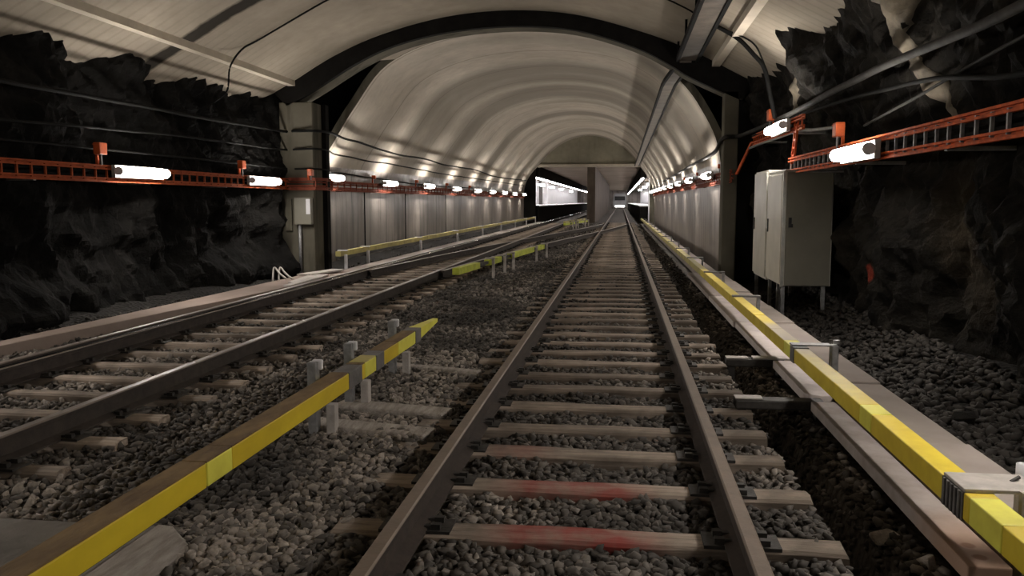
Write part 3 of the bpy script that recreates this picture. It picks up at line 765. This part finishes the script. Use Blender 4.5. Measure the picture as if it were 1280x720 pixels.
# orange junction boxes
def jbox(x, y, z, zb, side, label, s=1.0):
    r = empty('junction_box', (x, y, zb))
    sub(MB().box(x - .05, x + .05, y - .085 * s, y + .085 * s, z - .07 * s, z + .09 * s), 'box', M['orangebox'], r, bev=.01)
    sub(MB().box(x - .055, x + .045, y - .09 * s, y + .09 * s, z + .06 * s, z + .07 * s), 'lid', M['orangebox'], r)
    sub(MB().box(x + side * .05 - .015, x + side * .05 + .015, y - .02, y + .02, zb, z + .05), 'post', M['orange'], r)
    sub(MB().tube([(x - side * .01, y, z - .07 * s), (x - side * .01, y, zb)], .012, 6), 'conduit', M['galv'], r)
    tag(r, label, 'junction box', 'orange junction boxes above the cable ladders')
jbox(-7.0, 10.7, 2.27, 2.06, -1, 'orange junction box on a post left of the largest left lamp', 1.0)
jbox(-7.0, 15.0, 2.24, 2.04, -1, 'small orange junction box left of the second left lamp', .95)
jbox(-6.52, 17.24, 2.17, 2.02, -1, 'orange junction box on the left pillar beside the third lamp', .9)
jbox(2.45, 10.1, 2.37, 2.16, 1, 'orange junction box on a post left of the largest right lamp', 1.0)
jbox(2.45, 14.6, 2.98, 2.76, 1, 'orange junction box above the raised lamp near the tunnel mouth', 1.15)
for i, y in enumerate((23.4, 28.5, 33.6, 38.8)):
    jbox(-6.97, y, 2.25, 2.06, -1, 'small orange box by a left tunnel wall lamp, %s from the mouth' % ordn[i], .6)
for i, y in enumerate((19.5, 25, 30)):
    jbox(2.2, y, 2.35, 2.15, 1, 'small orange box by a right tunnel wall lamp, %s from the mouth' % ordn[i], .6)

# ------------------------------------------------------------------ cables
def cable(pts, r, m, label, n=8, wob=.02):
    P = smooth_path(pts, 8)
    P = [p + Vector((0, 0, wob * mn.noise(Vector((p.y * .6, r * 90, 0))))) for p in P]
    o = MB().tube(P, r, n).build('cable', M[m], smooth=True); tag(o, label, 'cable'); return o
cable([(-7.12, 2, 2.95), (-7.15, 6, 2.97), (-7.15, 9, 2.97), (-7.15, 12, 2.99), (-7.1, 17, 3.04), (-6.85, 17.28, 3.05), (-6.43, 17.28, 3.05), (-6.38, 18.0, 3.06), (-6.52, 19.4, 3.06), (-6.56, 20.7, 3.04), (-6.58, 24, 2.97), (-6.6, 28, 3.0), (-6.62, 32, 2.95), (-6.64, 39, 3.0), (-6.7, 46, 2.9), (-6.7, 60, 3.05)], .028, 'pipe', 'topmost black cable sagging along the left wall into the tunnel', wob=.03)
cable([(-7.12, 2, 2.45), (-7.15, 9, 2.53), (-7.15, 12.6, 2.62), (-7.1, 17.1, 2.66), (-6.85, 17.29, 2.67), (-6.43, 17.29, 2.68), (-6.4, 18, 2.69), (-6.72, 19.4, 2.69), (-6.78, 21, 2.67), (-6.78, 24, 2.67), (-6.8, 30, 2.63), (-6.82, 40, 2.64), (-6.85, 60, 2.7)], .02, 'pipe', 'middle black cable along the left wall between two others', wob=.03)
cable([(-7.2, 2, 2.28), (-7.2, 9, 2.3), (-7.1, 17.1, 2.27), (-6.85, 17.29, 2.26), (-6.43, 17.29, 2.26), (-6.4, 18, 2.26), (-6.9, 19.6, 2.27), (-7.0, 21.8, 2.27), (-7.0, 24.3, 2.22), (-7.03, 29, 2.16), (-7.05, 40, 2.2)], .018, 'pipe', 'lowest thin black cable just above the left orange ladder', wob=.02)
cable([(2.62, 2, 2.88), (2.62, 6.2, 2.86), (2.62, 7.5, 2.89), (2.62, 10.5, 2.94), (2.6, 13, 2.92), (2.35, 17.0, 2.86), (2.0, 17.3, 2.82), (1.98, 19, 2.6), (2.05, 26, 2.62), (2.2, 45, 2.6)], .042, 'greycable', 'thick grey cable climbing along the right rock wall')
cable([(2.75, 3, 2.4), (2.75, 6.2, 2.44), (2.72, 8.2, 2.66), (2.7, 10.7, 2.79), (2.6, 13.4, 2.84), (2.45, 16.5, 2.8)], .022, 'pipe', 'black cable below the thick grey one on the right rock')
cable([(2.6, 10.5, 2.45), (2.55, 11.8, 2.52), (2.5, 13, 2.58), (2.42, 16.6, 2.58)], .022, 'galv', 'shiny conduit under the raised lamp by the right rock wall')
cable([(2.85, 4, 2.78), (2.8, 6.5, 2.72), (2.75, 8.5, 2.55), (2.7, 10, 2.42)], .014, 'greycable', 'thin sagging grey wire on the right rock over the orange ladder')
def ceilz(x): return float(np.interp(x, [c[0] for c in cs], [c[1] for c in cs]))
cable([(-4.0, 13.3, ceilz(-4.0) - .03), (-4.5, 14, ceilz(-4.5) - .03), (-5.1, 14.2, ceilz(-5.1) - .03), (-6.3, 14.4, ceilz(-6.3) - .03), (-6.6, 14.3, ceilz(-6.6) - .05), (-6.78, 14.2, 3.9), (-6.85, 14.2, 3.5), (-7.1, 14.2, 3.3)], .016, 'pipe', 'thin black cable crossing the roof on the upper left', wob=.0)
cable([(-.1, 13.6, ceilz(-.1) - .03), (1.0, 14.1, ceilz(1.0) - .05), (1.3, 14.2, ceilz(1.3) - .12), (2.0, 14.2, ceilz(2.0) - .06), (2.22, 14.2, 3.85), (2.32, 14.2, 3.5), (2.45, 14.2, 3.0)], .014, 'pipe', 'thin black cable crossing the roof on the upper right', wob=0)
cable([(1.5, 14.35, ceilz(1.5) - .06), (1.85, 14.3, ceilz(1.85) - .1), (2.1, 14.25, 3.92), (2.26, 14.2, 3.7), (2.36, 14.2, 3.3), (2.45, 14.2, 2.9)], .035, 'pipe', 'thick black cable bending from the roof duct down the right rock', wob=0)
# overhead duct
t = empty('cable_duct', (1.25, -4, 4.4))
zf = lambda x: ceilz(x) - .12
pts = [(1.27, -4, 4.42), (1.27, 17.3, 4.36)]
sub(MB().sweep([(-.16, -.02), (.16, -.02), (.16, .02), (-.16, .02)], pts), 'tray_panel', M['duct'], t)
for s in (-1, 1): sub(MB().sweep([(-.03, -.05), (.03, -.05), (.03, .05), (-.03, .05)], [(p[0] + s * .19, p[1], p[2]) for p in pts]), 'side_rail', M['pipe'], t)
for y in np.arange(3, 17.3, 2):
    sub(MB().box(1.05, 1.09, y - .02, y + .02, 4.4, 4.66), 'hanger', M['pipe'], t); sub(MB().box(1.45, 1.49, y - .02, y + .02, 4.38, 4.5), 'hanger', M['pipe'], t)
tag(t, 'long dark cable duct hung under the chamber roof, right of centre', 'cable duct')
t = empty('cable_duct', (1.12, 17.4, 4.2))
pts = [(1.24, 17.3, 4.33), (1.05, 18.8, 4.17), (1.03, 19.6, 4.17), (1.10, 61.5, 4.13)]
sub(MB().sweep([(-.12, -.02), (.12, -.02), (.12, .02), (-.12, .02)], pts), 'tray_panel', M['duct'], t)
for s in (-1, 1): sub(MB().sweep([(-.025, -.045), (.025, -.045), (.025, .045), (-.025, .045)], [(p[0] + s * .14, p[1], p[2]) for p in pts]), 'side_rail', M['pipe'], t)
tag(t, 'dark narrow cable duct under the arched tunnel lining', 'cable duct')

# ------------------------------------------------------------------ cabinet
t = empty('electrical_cabinet', (2.64, 13.6, 0))
sub(MB().box(2.31, 2.98, 12.42, 13.68, .36, 1.99), 'body', M['cab'], t, bev=.008)
sub(MB().box(2.30, 2.98, 13.72, 14.95, .33, 2.06), 'rear_body', M['cab'], t, bev=.008)
d = sub(MB().box(2.285, 2.31, 12.50, 13.66, .39, 1.96), 'door', M['cab'], t, bev=.006)
sub(MB().box(2.27, 2.287, 13.52, 13.56, 1.1, 1.3), 'handle', M['black'], d)
d = sub(MB().box(2.275, 2.30, 13.74, 14.93, .37, 2.03), 'door', M['cab'], t, bev=.006)
sub(MB().box(2.255, 2.277, 14.8, 14.84, 1.1, 1.3), 'handle', M['black'], d)
sub(MB().box(2.285, 2.325, 12.40, 12.44, .35, 2.0), 'edge_strip', M['cabtrim'], t)
sub(MB().box(2.30, 3.0, 12.37, 13.70, 1.99, 2.02), 'top_cover', M['cabtrim'], t, bev=.006)
d = sub(MB().box(2.34, 2.96, 12.395, 12.42, .37, 1.98), 'end_panel', M['cabend'], t, bev=.006)
mb = MB(); mb.box(2.37, 2.41, 12.365, 12.40, 1.2, 1.34); mb.box(2.38, 2.425, 12.345, 12.37, 1.2, 1.25)
sub(mb, 'latch', M['black'], d)
for (x, y) in ((2.34, 12.5), (2.34, 13.55), (2.34, 14.85), (2.9, 12.5), (2.9, 14.85), (2.36, 12.95)):
    sub(MB().box(x - .025, x + .025, y - .025, y + .025, -.25, .36), 'leg', M['galv'], t)
for z in (.6, 1.2, 1.8):
    sub(MB().tube([(2.29, 13.70, z - .05), (2.29, 13.70, z + .05)], .014, 8), 'hinge', M['cabtrim'], t)
tag(t, 'cream steel electrical cabinet on legs against the right rock wall', 'cabinet')

# small box and pipe on the left pillar
t = empty('pillar_box', (-6.7, 17.2, 0))
sub(MB().box(-6.89, -6.52, 17.2, 17.35, 1.08, 1.65), 'body', M['cabend'], t, bev=.01)
sub(MB().box(-6.62, -6.53, 17.185, 17.2, 1.3, 1.62), 'name_plate', M['white'], t)
sub(MB().tube([(-6.8, 17.28, 1.1), (-6.8, 17.28, -.05)], .035, 10), 'pipe', M['galv'], t, smooth=True)
tag(t, 'grey green box with a down pipe on the left pillar', 'box')
t = empty('pillar_panel', (-7.05, 17.3, 1.1)); sub(MB().box(-7.12, -6.98, 17.29, 17.35, .95, 1.62), 'board', M['pillar'], t); tag(t, 'narrow dark panel left of the grey green pillar box', 'panel')

# ------------------------------------------------------------------ third rails
def posts_h(mb, x, y, z0, z1, w=.05): return mb.box(x - w / 2, x + w / 2, y - w / 2, y + w / 2, z0, z1)
# near left
t = empty('third_rail', (-1.89, 1.2, 0))
def seg(t, y0, y1, m, top=None, x0=-1.95, x1=-1.83, z0=.285, z1=.40, name='cover'):
    o = sub(MB().box(x0, x1, y0, y1, z0, z1 - .004), name, M[m], t, bev=.006)
    if top: sub(MB().box(x0 - .003, x1 - .004, y0 + .002, y1 - .002, z1 - .006, z1 + .003), 'cover_top', M[top], o)
    return o
seg(t, 1.2, 3.465, 'yellow', 'browntop'); seg(t, 3.475, 3.72, 'paleyellow', 'browntop'); seg(t, 3.722, 5.47, 'yellow', 'browntop')
seg(t, 5.76, 5.83, 'yellow', 'browntop'); seg(t, 5.84, 6.12, 'paleyellow', 'duskyellow'); seg(t, 6.33, 6.76, 'yellow', 'browntop')
seg(t, 6.77, 7.36, 'paleyellow', 'browntop')
for y0, y1 in ((5.47, 5.76), (6.12, 6.33), (7.36, 7.56)):
    sub(MB().box(-1.955, -1.826, y0, y1, .28, .402), 'sleeve', M['grey'], t, bev=.005)
tip = MB().add([(-1.95, 7.56, .30), (-1.83, 7.56, .30), (-1.83, 7.56, .40), (-1.95, 7.56, .40), (-1.86, 8.2, .365), (-1.81, 8.2, .365), (-1.81, 8.2, .40), (-1.86, 8.2, .40)],
               [(0, 1, 2, 3), (7, 6, 5, 4), (0, 4, 5, 1), (3, 2, 6, 7), (1, 5, 6, 2), (0, 3, 7, 4)])
sub(tip, 'end_ramp', M['paleyellow'], t)
sub(MB().box(-1.915, -1.865, 1.2, 7.9, .262, .285), 'conductor_rail', M['darksteel'], t)
for y in (5.33, 6.08, 7.3):
    b = sub(MB().box(-2.06, -2.0, y - .04, y + .04, .0, .50), 'support_post', M['galv'], t, bev=.005)
    sub(MB().box(-2.045, -1.975, y + .01, y + .05, .44, .51), 'insulator_cap', M['white'], b, bev=.01)
    sub(MB().box(-2.0, -1.94, y - .03, y + .03, .30, .36), 'clamp', M['galv'], b)
    sub(MB().box(-1.93, -1.87, y - .05, y + .03, -.02, .22), 'foot_post', M['palesteel'], t, bev=.006)
tag(t, 'yellow covered third rail left of the main track, ending in a tapered tip', 'third rail')
# bearers carrying it
for i, (y, lab) in enumerate(((5.4, 'nearest grey bearer timber under the left yellow third rail'), (5.95, 'middle grey bearer timber under the left yellow third rail'), (7.45, 'farthest slim grey bearer by the tip of the left yellow third rail'))):
    w = .22 if i < 2 else .12
    o = MB().box(-2.12, -1.22, y - w / 2, y + w / 2, -.09, .055, rz=-.2 if i < 2 else -.28).build('bearer', M['wood'], loc=(-1.7, y, 0), bev=.015)
    tag(o, lab, 'bearer')
o = MB().box(-3.9, -2.08, 2.7, 3.5, -.06, .085).build('concrete_slab', M['nearslab'], loc=(-2.5, 3.1, 0), bev=.02)
tag(o, 'dark flat slab at the bottom left corner, left of the yellow third rail', 'slab')
mb = MB(); n = 9; v = []
for i in range(n):
    yy = 2.5 + i * .12
    v += [(-2.0, yy, -.08), (-1.9 + .04 * mn.noise(Vector((yy * 6, 2, 1))) - (.12 if i == n - 1 else 0), yy, -.08), (-1.86 + .05 * mn.noise(Vector((yy * 5, 0, 1))) - (.12 if i == n - 1 else 0), yy, .055), (-1.9 - (.1 if i == n - 1 else 0), yy, .10), (-2.07, yy, .105)]
f = [(i * 5 + k, i * 5 + (k + 1) % 5, (i + 1) * 5 + (k + 1) % 5, (i + 1) * 5 + k) for i in range(n - 1) for k in range(5)] + [(4, 3, 2, 1, 0), tuple(range((n - 1) * 5, n * 5))]
o = mb.add(v, f).build('stone_block', M['wood'], loc=(-1.95, 3, 0), bev=.012); tag(o, 'pale rough block sticking out under the left yellow third rail', 'block')

# right long one
t = empty('third_rail', (1.45, 1.5, 0)); X0, X1 = 1.39, 1.505
def rseg(y0, y1, m): return seg(t, y0, y1, m, None, X0, X1, .285, .40)
rseg(1.5, 3.15, 'wornyellow'); rseg(3.155, 3.44, 'paleyellow'); rseg(3.44, 3.5, 'wornyellow')
rseg(3.72, 4.765, 'wornyellow'); rseg(4.775, 5.0, 'paleyellow'); rseg(5.0, 6.86, 'wornyellow'); rseg(7.02, 7.3, 'paleyellow'); rseg(7.3, 7.95, 'wornyellow')
rseg(7.96, 8.9, 'wornyellow'); y = 8.93
while y < 60:
    y1 = min(y + (2.0 if y < 15 else 4.4), 60); rseg(y, y1 - .02, 'wornyellow' if y < 13 else 'duskyellow'); y = y1
sub(MB().box(1.425, 1.475, 1.5, 60, .262, .285), 'conductor_rail', M['darksteel'], t)
# ribbed joint sleeve
mb = MB(); mb.box(X0 - .004, X1 + .004, 3.5, 3.72, .275, .396)
for k in range(5): mb.box(X0 - .012, X0 - .003, 3.515 + k * .04, 3.535 + k * .04, .28, .398)
sub(mb, 'joint_sleeve', M['grey'], t, bev=.003)
pl = sub(MB().box(X0 + .002, 1.70, 3.50, 3.72, .396, .412), 'clamp_plate', M['palesteel'], t, bev=.004)
sub(MB().box(1.60, 1.70, 3.47, 3.50, .25, .412), 'clamp_face', M['palesteel'], pl)
sub(MB().tube([(1.665, 3.46, .35), (1.665, 3.475, .35)], .014, 8), 'bolt', M['darksteel'], pl)
sub(MB().tube([(1.62, 3.62, .41), (1.66, 3.64, .425)], .008, 8), 'hook', M['darksteel'], pl)
sub(MB().tube([(1.74, 3.78, .2), (1.74, 3.78, .44)], .03, 10), 'insulator', M['white'], t, smooth=True)
sub(MB().box(1.70, 1.79, 3.38, 3.52, .19, .42), 'support_post', M['palesteel'], t, bev=.01)
sub(MB().box(X0 - .004, X1 + .003, 6.87, 7.01, .275, .404), 'joint_sleeve', M['grey'], t, bev=.004)
pl = sub(MB().box(X0, 1.70, 6.95, 7.06, .404, .416), 'clamp_plate', M['galv'], t, bev=.003)
sub(MB().box(1.69, 1.745, 6.90, 7.0, .2, .42), 'support_post', M['galv'], t, bev=.008)
sub(MB().tube([(1.73, 6.94, .43), (1.73, 6.94, .46)], .025, 8), 'bolt_head', M['galv'], pl)
y = 10.6
k = 0
while y < 60:
    sub(MB().box(X0 - .006, 1.72, y - .05, y + .05, .395, .415), 'clamp_plate', M['grey'], t); sub(MB().box(1.68, 1.72, y - .025, y + .025, .1, .41), 'support_post', M['galv'], t)
    y += 3.6; k += 1
tag(t, 'long yellow covered third rail right of the main track, running to the tunnel end', 'third rail')
# steel arms crossing the trench
def arm(y, x0, x1, z, label, m2='palesteel', w=.07, capx=.2):
    t = empty('steel_arm', (x0, y, 0))
    sub(MB().box(x0, x1, y - w, y + w, z - .07, z), 'beam', M['darksteel'], t, bev=.012)
    sub(MB().box(x0 + .0, x0 + capx, y - w * .8, y + w * .8, z + .001, z + .012), 'end_plate', M[m2], t, bev=.004)
    sub(MB().box(x0 + .02, x0 + .08, y - w * .6, y + w * .6, -.1, z - .06), 'foot', M['darksteel'], t)
    sub(MB().box(x1 - .06, x1, y - w * .8, y + w * .8, -.05, z - .06), 'bracket', M['darksteel'], t)
    tag(t, label, 'bracket arm'); return t
arm(6.32, .86, 1.5, .11, 'nearer dark steel arm crossing the trench under the right third rail')
a2 = arm(7.85, .98, 1.5, .13, 'farther steel arm crossing the trench, its plank end pale')
sub(MB().box(1.22, 1.52, 7.79, 7.91, .131, .145), 'pale_strip', M['palesteel'], a2)
# planks left of the right third rail
def plank(y0, y1, x0, x1, z, m, label, round_near=False, cat='plank'):
    pts = [(x0, y1), (x0, y0 + (.05 if round_near else 0))]
    if round_near: pts += [(x0 + .02, y0 + .0), (x1 - .12, y0 - .05), (x1 - .04, y0 - .03), (x1, y0 + .08)]
    else: pts += [(x1, y0)]
    pts += [(x1, y1)]; n = len(pts)
    mb = MB().add([(a, b, z - .07) for a, b in pts] + [(a, b, z) for a, b in pts], [tuple(range(n))[::-1], tuple(range(n, 2 * n))] + [(i, (i + 1) % n, n + (i + 1) % n, n + i) for i in range(n)])
    o = mb.build('trough_plank', M[m], loc=((x0 + x1) / 2, (y0 + y1) / 2, 0), bev=.006); tag(o, label, cat); return o
def plank_mat():
    m, nt, b = mat('long plank concrete'); v = coord(nt); s = N(nt, 'ShaderNodeSeparateXYZ'); L(nt, v, s.inputs[0])
    n = noise(nt, v, 5, 7, .6); col = mix(nt, n, (.22, .185, .165), (.33, .285, .26))
    a = N(nt, 'ShaderNodeMapRange'); a.inputs[1].default_value = -.7; a.inputs[2].default_value = -1.15; L(nt, s.outputs[1], a.inputs[0])
    col = mix(nt, math_(nt, 'MULTIPLY', a.outputs[0], .7), col, (.36, .21, .13))        # rusty stain near the end
    for yy in (-1.18, -1.3):
        dy = math_(nt, 'DIVIDE', math_(nt, 'SUBTRACT', s.outputs[1], yy), .028); dx = math_(nt, 'DIVIDE', s.outputs[0], .028)
        d = math_(nt, 'ADD', math_(nt, 'MULTIPLY', dy, dy), math_(nt, 'MULTIPLY', dx, dx))
        r = N(nt, 'ShaderNodeMapRange'); r.inputs[1].default_value = 1.5; r.inputs[2].default_value = .6; L(nt, d, r.inputs[0])
        col = mix(nt, math_(nt, 'MULTIPLY', r.outputs[0], .8), col, (.16, .07, .03))
    L(nt, col, b.inputs['Base Color']); setp(b, .75, 0, .3); bump(nt, b, n, .2, .01); return m
M['plankm'] = plank_mat()
plank(3.42, 6.22, 1.39, 1.56, .12, 'plankm', 'long stained plank below the right yellow third rail, nearest the camera')
plank(6.42, 7.77, 1.39, 1.62, .13, 'palepaint', 'short pale plank with a rounded end between the two steel arms', True)
plank(7.93, 10.3, 1.39, 1.60, .12, 'palepaint', 'pale plank just beyond the farther steel arm')
plank(10.34, 13.2, 1.37, 1.58, .12, 'palepaint', 'pale plank farther on, opposite the cream cabinet')
plank(13.24, 17.5, 1.37, 1.58, .12, 'slab', 'pale plank beside the right third rail at the tunnel mouth')
sy = [2.0, 3.3, 4.9, 6.52, 8.1, 9.7, 11.3, 13, 14.7, 16.4]
for i in range(len(sy) - 1):
    o = MB().box(1.61, 1.96, sy[i] + .008, sy[i + 1] - .008, .04, .20 + .012 * (i % 2)).build('cover_slab', M['slab'], loc=(1.78, sy[i], 0), bev=.008)
    tag(o, 'concrete cover slab right of the long yellow third rail, %s from the camera' % ordn[i], 'slab', 'cover slabs beside the right third rail')
o = MB().box(1.6, 1.95, 16.42, 60, .0, .16).build('kerb', M['slab'], loc=(1.8, 17, 0)); tag(o, 'pale kerb along the foot of the right tunnel wall beyond the slabs', 'kerb')

# middle lime third rail following the crossover
def angled(name, pts, m, label, ramp=True):
    t = empty(name, (pts[0][0], pts[0][1], 0)); P = [Vector((a, b, .34)) for a, b in pts]
    L_ = (P[-1] - P[0]).length; d = (P[-1] - P[0]) / L_
    def piece(a, b, mm, nm, w=.06, h=.058): sub(MB().sweep([(-w, -h), (w, -h), (w, h), (-w, h)], [P[0] + d * a * L_, P[0] + d * b * L_]), nm, M[mm], t)
    piece(0, .17, m, 'cover'); piece(.17, .26, 'darksteel', 'gap_clamp', .03, .03); piece(.26, .38, m, 'cover'); piece(.38, .5, 'darksteel', 'gap_clamp', .03, .03)
    piece(.5, .8, m, 'cover'); piece(.8, .86, 'darksteel', 'gap_clamp', .03, .03); piece(.86, .97, m, 'cover'); piece(.97, 1, 'black', 'end_block')
    for q in (.28, .4, .5, .82, .99):
        p = P[0] + d * q * L_; b = sub(MB().box(p.x + .06, p.x + .11, p.y - .04, p.y + .04, -.02, .42), 'support_post', M['palesteel'], t)
        sub(MB().box(p.x - .08, p.x + .12, p.y - .04, p.y + .04, .40, .43), 'clamp', M['palesteel'], b)
    tag(t, label, 'third rail')
angled('third_rail', [(-2.87, 14.5), (-2.5, 17.5), (-2.09, 23.2)], 'lime', 'lime yellow third rail standing between the two tracks in mid distance')
angled('third_rail', [(-3.0, 45.5), (-2.1, 54)], 'lime', 'small lime yellow third rail far off, left of the middle wall')
angled('third_rail', [(-3.3, 50), (-2.5, 60)], 'duskyellow', 'faint dusty third rail farthest off, just before the middle wall')
# left wall third rail
t = empty('third_rail', (-6.13, 17.7, 0)); y = 17.75
sub(MB().box(-6.16, -6.09, 17.75, 60.5, .3, .37), 'conductor_rail', M['darksteel'], t)
while y < 60:
    y1 = min(y + 4.2, 60.5); sub(MB().box(-6.19, -6.07, y, y1 - .03, .37, .48), 'cover', M['duskyellow'], t); y = y1
for y in [17.95, 19.6] + list(np.arange(25, 60, 5.8)):
    b = sub(MB().box(-6.05, -5.99, y - .03, y + .03, -.03, .40), 'support_post', M['white'], t); sub(MB().box(-6.2, -5.98, y - .04, y + .04, .48, .505), 'clamp', M['white'], b)
tag(t, 'dusty yellow third rail on white posts along the left tunnel wall', 'third rail')

# ------------------------------------------------------------------ left walkway, kerb and odds
R_ = [(-6.22, 7.4), (-6.2, 8), (-5.98, 10), (-5.72, 12.5), (-5.55, 15.5), (-5.55, 17.2)]; L_ = [(-6.43, 7.4), (-6.42, 8), (-6.38, 10), (-6.33, 12.5), (-6.3, 15.5), (-6.3, 17.2)]
n = len(R_); v = []
for (a, b), (c, d) in zip(L_, R_): v += [(a, b, -.05), (c, d, -.05), (c, d, .115), (a, b, .115)]
f = [(i * 4 + k, i * 4 + (k + 1) % 4, (i + 1) * 4 + (k + 1) % 4, (i + 1) * 4 + k) for i in range(n - 1) for k in range(4)] + [(3, 2, 1, 0), (n * 4 - 4, n * 4 - 3, n * 4 - 2, n * 4 - 1)]
o = MB().add(v, f).build('walkway', M['walk'], bev=.01); tag(o, 'pinkish concrete walkway strip along the foot of the left rock wall', 'walkway')
o = MB().box(-5.95, -5.45, 17.25, 61, -.04, .10).build('walkway', M['slab']); tag(o, 'grey concrete strip between left track and tunnel wall', 'walkway')
for i, (x, y, w, l, rz, lab) in enumerate(((-5.75, 15.0, .35, 1.6, .12, 'pale loose board lying on the walkway end by the pillar'), (-5.95, 16.2, .3, 1.3, -.2, 'second pale board lying crosswise near the pillar foot'), (-5.5, 14.0, .14, 1.5, .05, 'thin pale board lying beside the shiny rail'))):
    o = MB().box(x - w / 2, x + w / 2, y - l / 2, y + l / 2, .12 + i * .02, .15 + i * .02, rz=rz).build('loose_board', M['hose'], loc=(x, y, 0), bev=.004); tag(o, lab, 'board')
for i, dx in enumerate((0, .12)):
    P = smooth_path([(-6.55 + dx, 15.2, .05), (-6.6 + dx, 15.4, .3), (-6.45 + dx, 15.3, .2), (-6.2 + dx, 15.0, .13)], 6)
    o = MB().tube(P, .018, 8).build('hose', M['hose'], smooth=True); tag(o, 'pale curled hose end at the left pillar foot, %s one' % ('left' if i == 0 else 'right'), 'hose')
# vertical conduits on the left lining wall
for i, y in enumerate((22.8, 27.3, 33.8)):
    o = MB().tube([(-7.08, y, -.1), (-7.08, y, 1.85)], .018, 6).build('wall_pipe', M['pipe'], loc=(-7.08, y, 0)); tag(o, 'dark vertical pipe on the left tunnel wall, %s from the mouth' % ordn[i], 'pipe')

# ------------------------------------------------------------------ world and view
w = bpy.data.worlds.new('world'); SC.world = w; w.use_nodes = True
w.node_tree.nodes['Background'].inputs[0].default_value = (.5, .45, .4, 1); w.node_tree.nodes['Background'].inputs[1].default_value = .0
SC.view_settings.view_transform = 'Standard'; SC.view_settings.look = 'None'; SC.view_settings.gamma = 1
SC.view_settings.use_curve_mapping = False; SC.view_settings.exposure = 0.1
try:
    SC.cycles.use_denoising = True; SC.cycles.max_bounces = 8; SC.cycles.diffuse_bounces = 6; SC.cycles.sample_clamp_indirect = 4; SC.cycles.use_light_tree = True
except Exception: pass
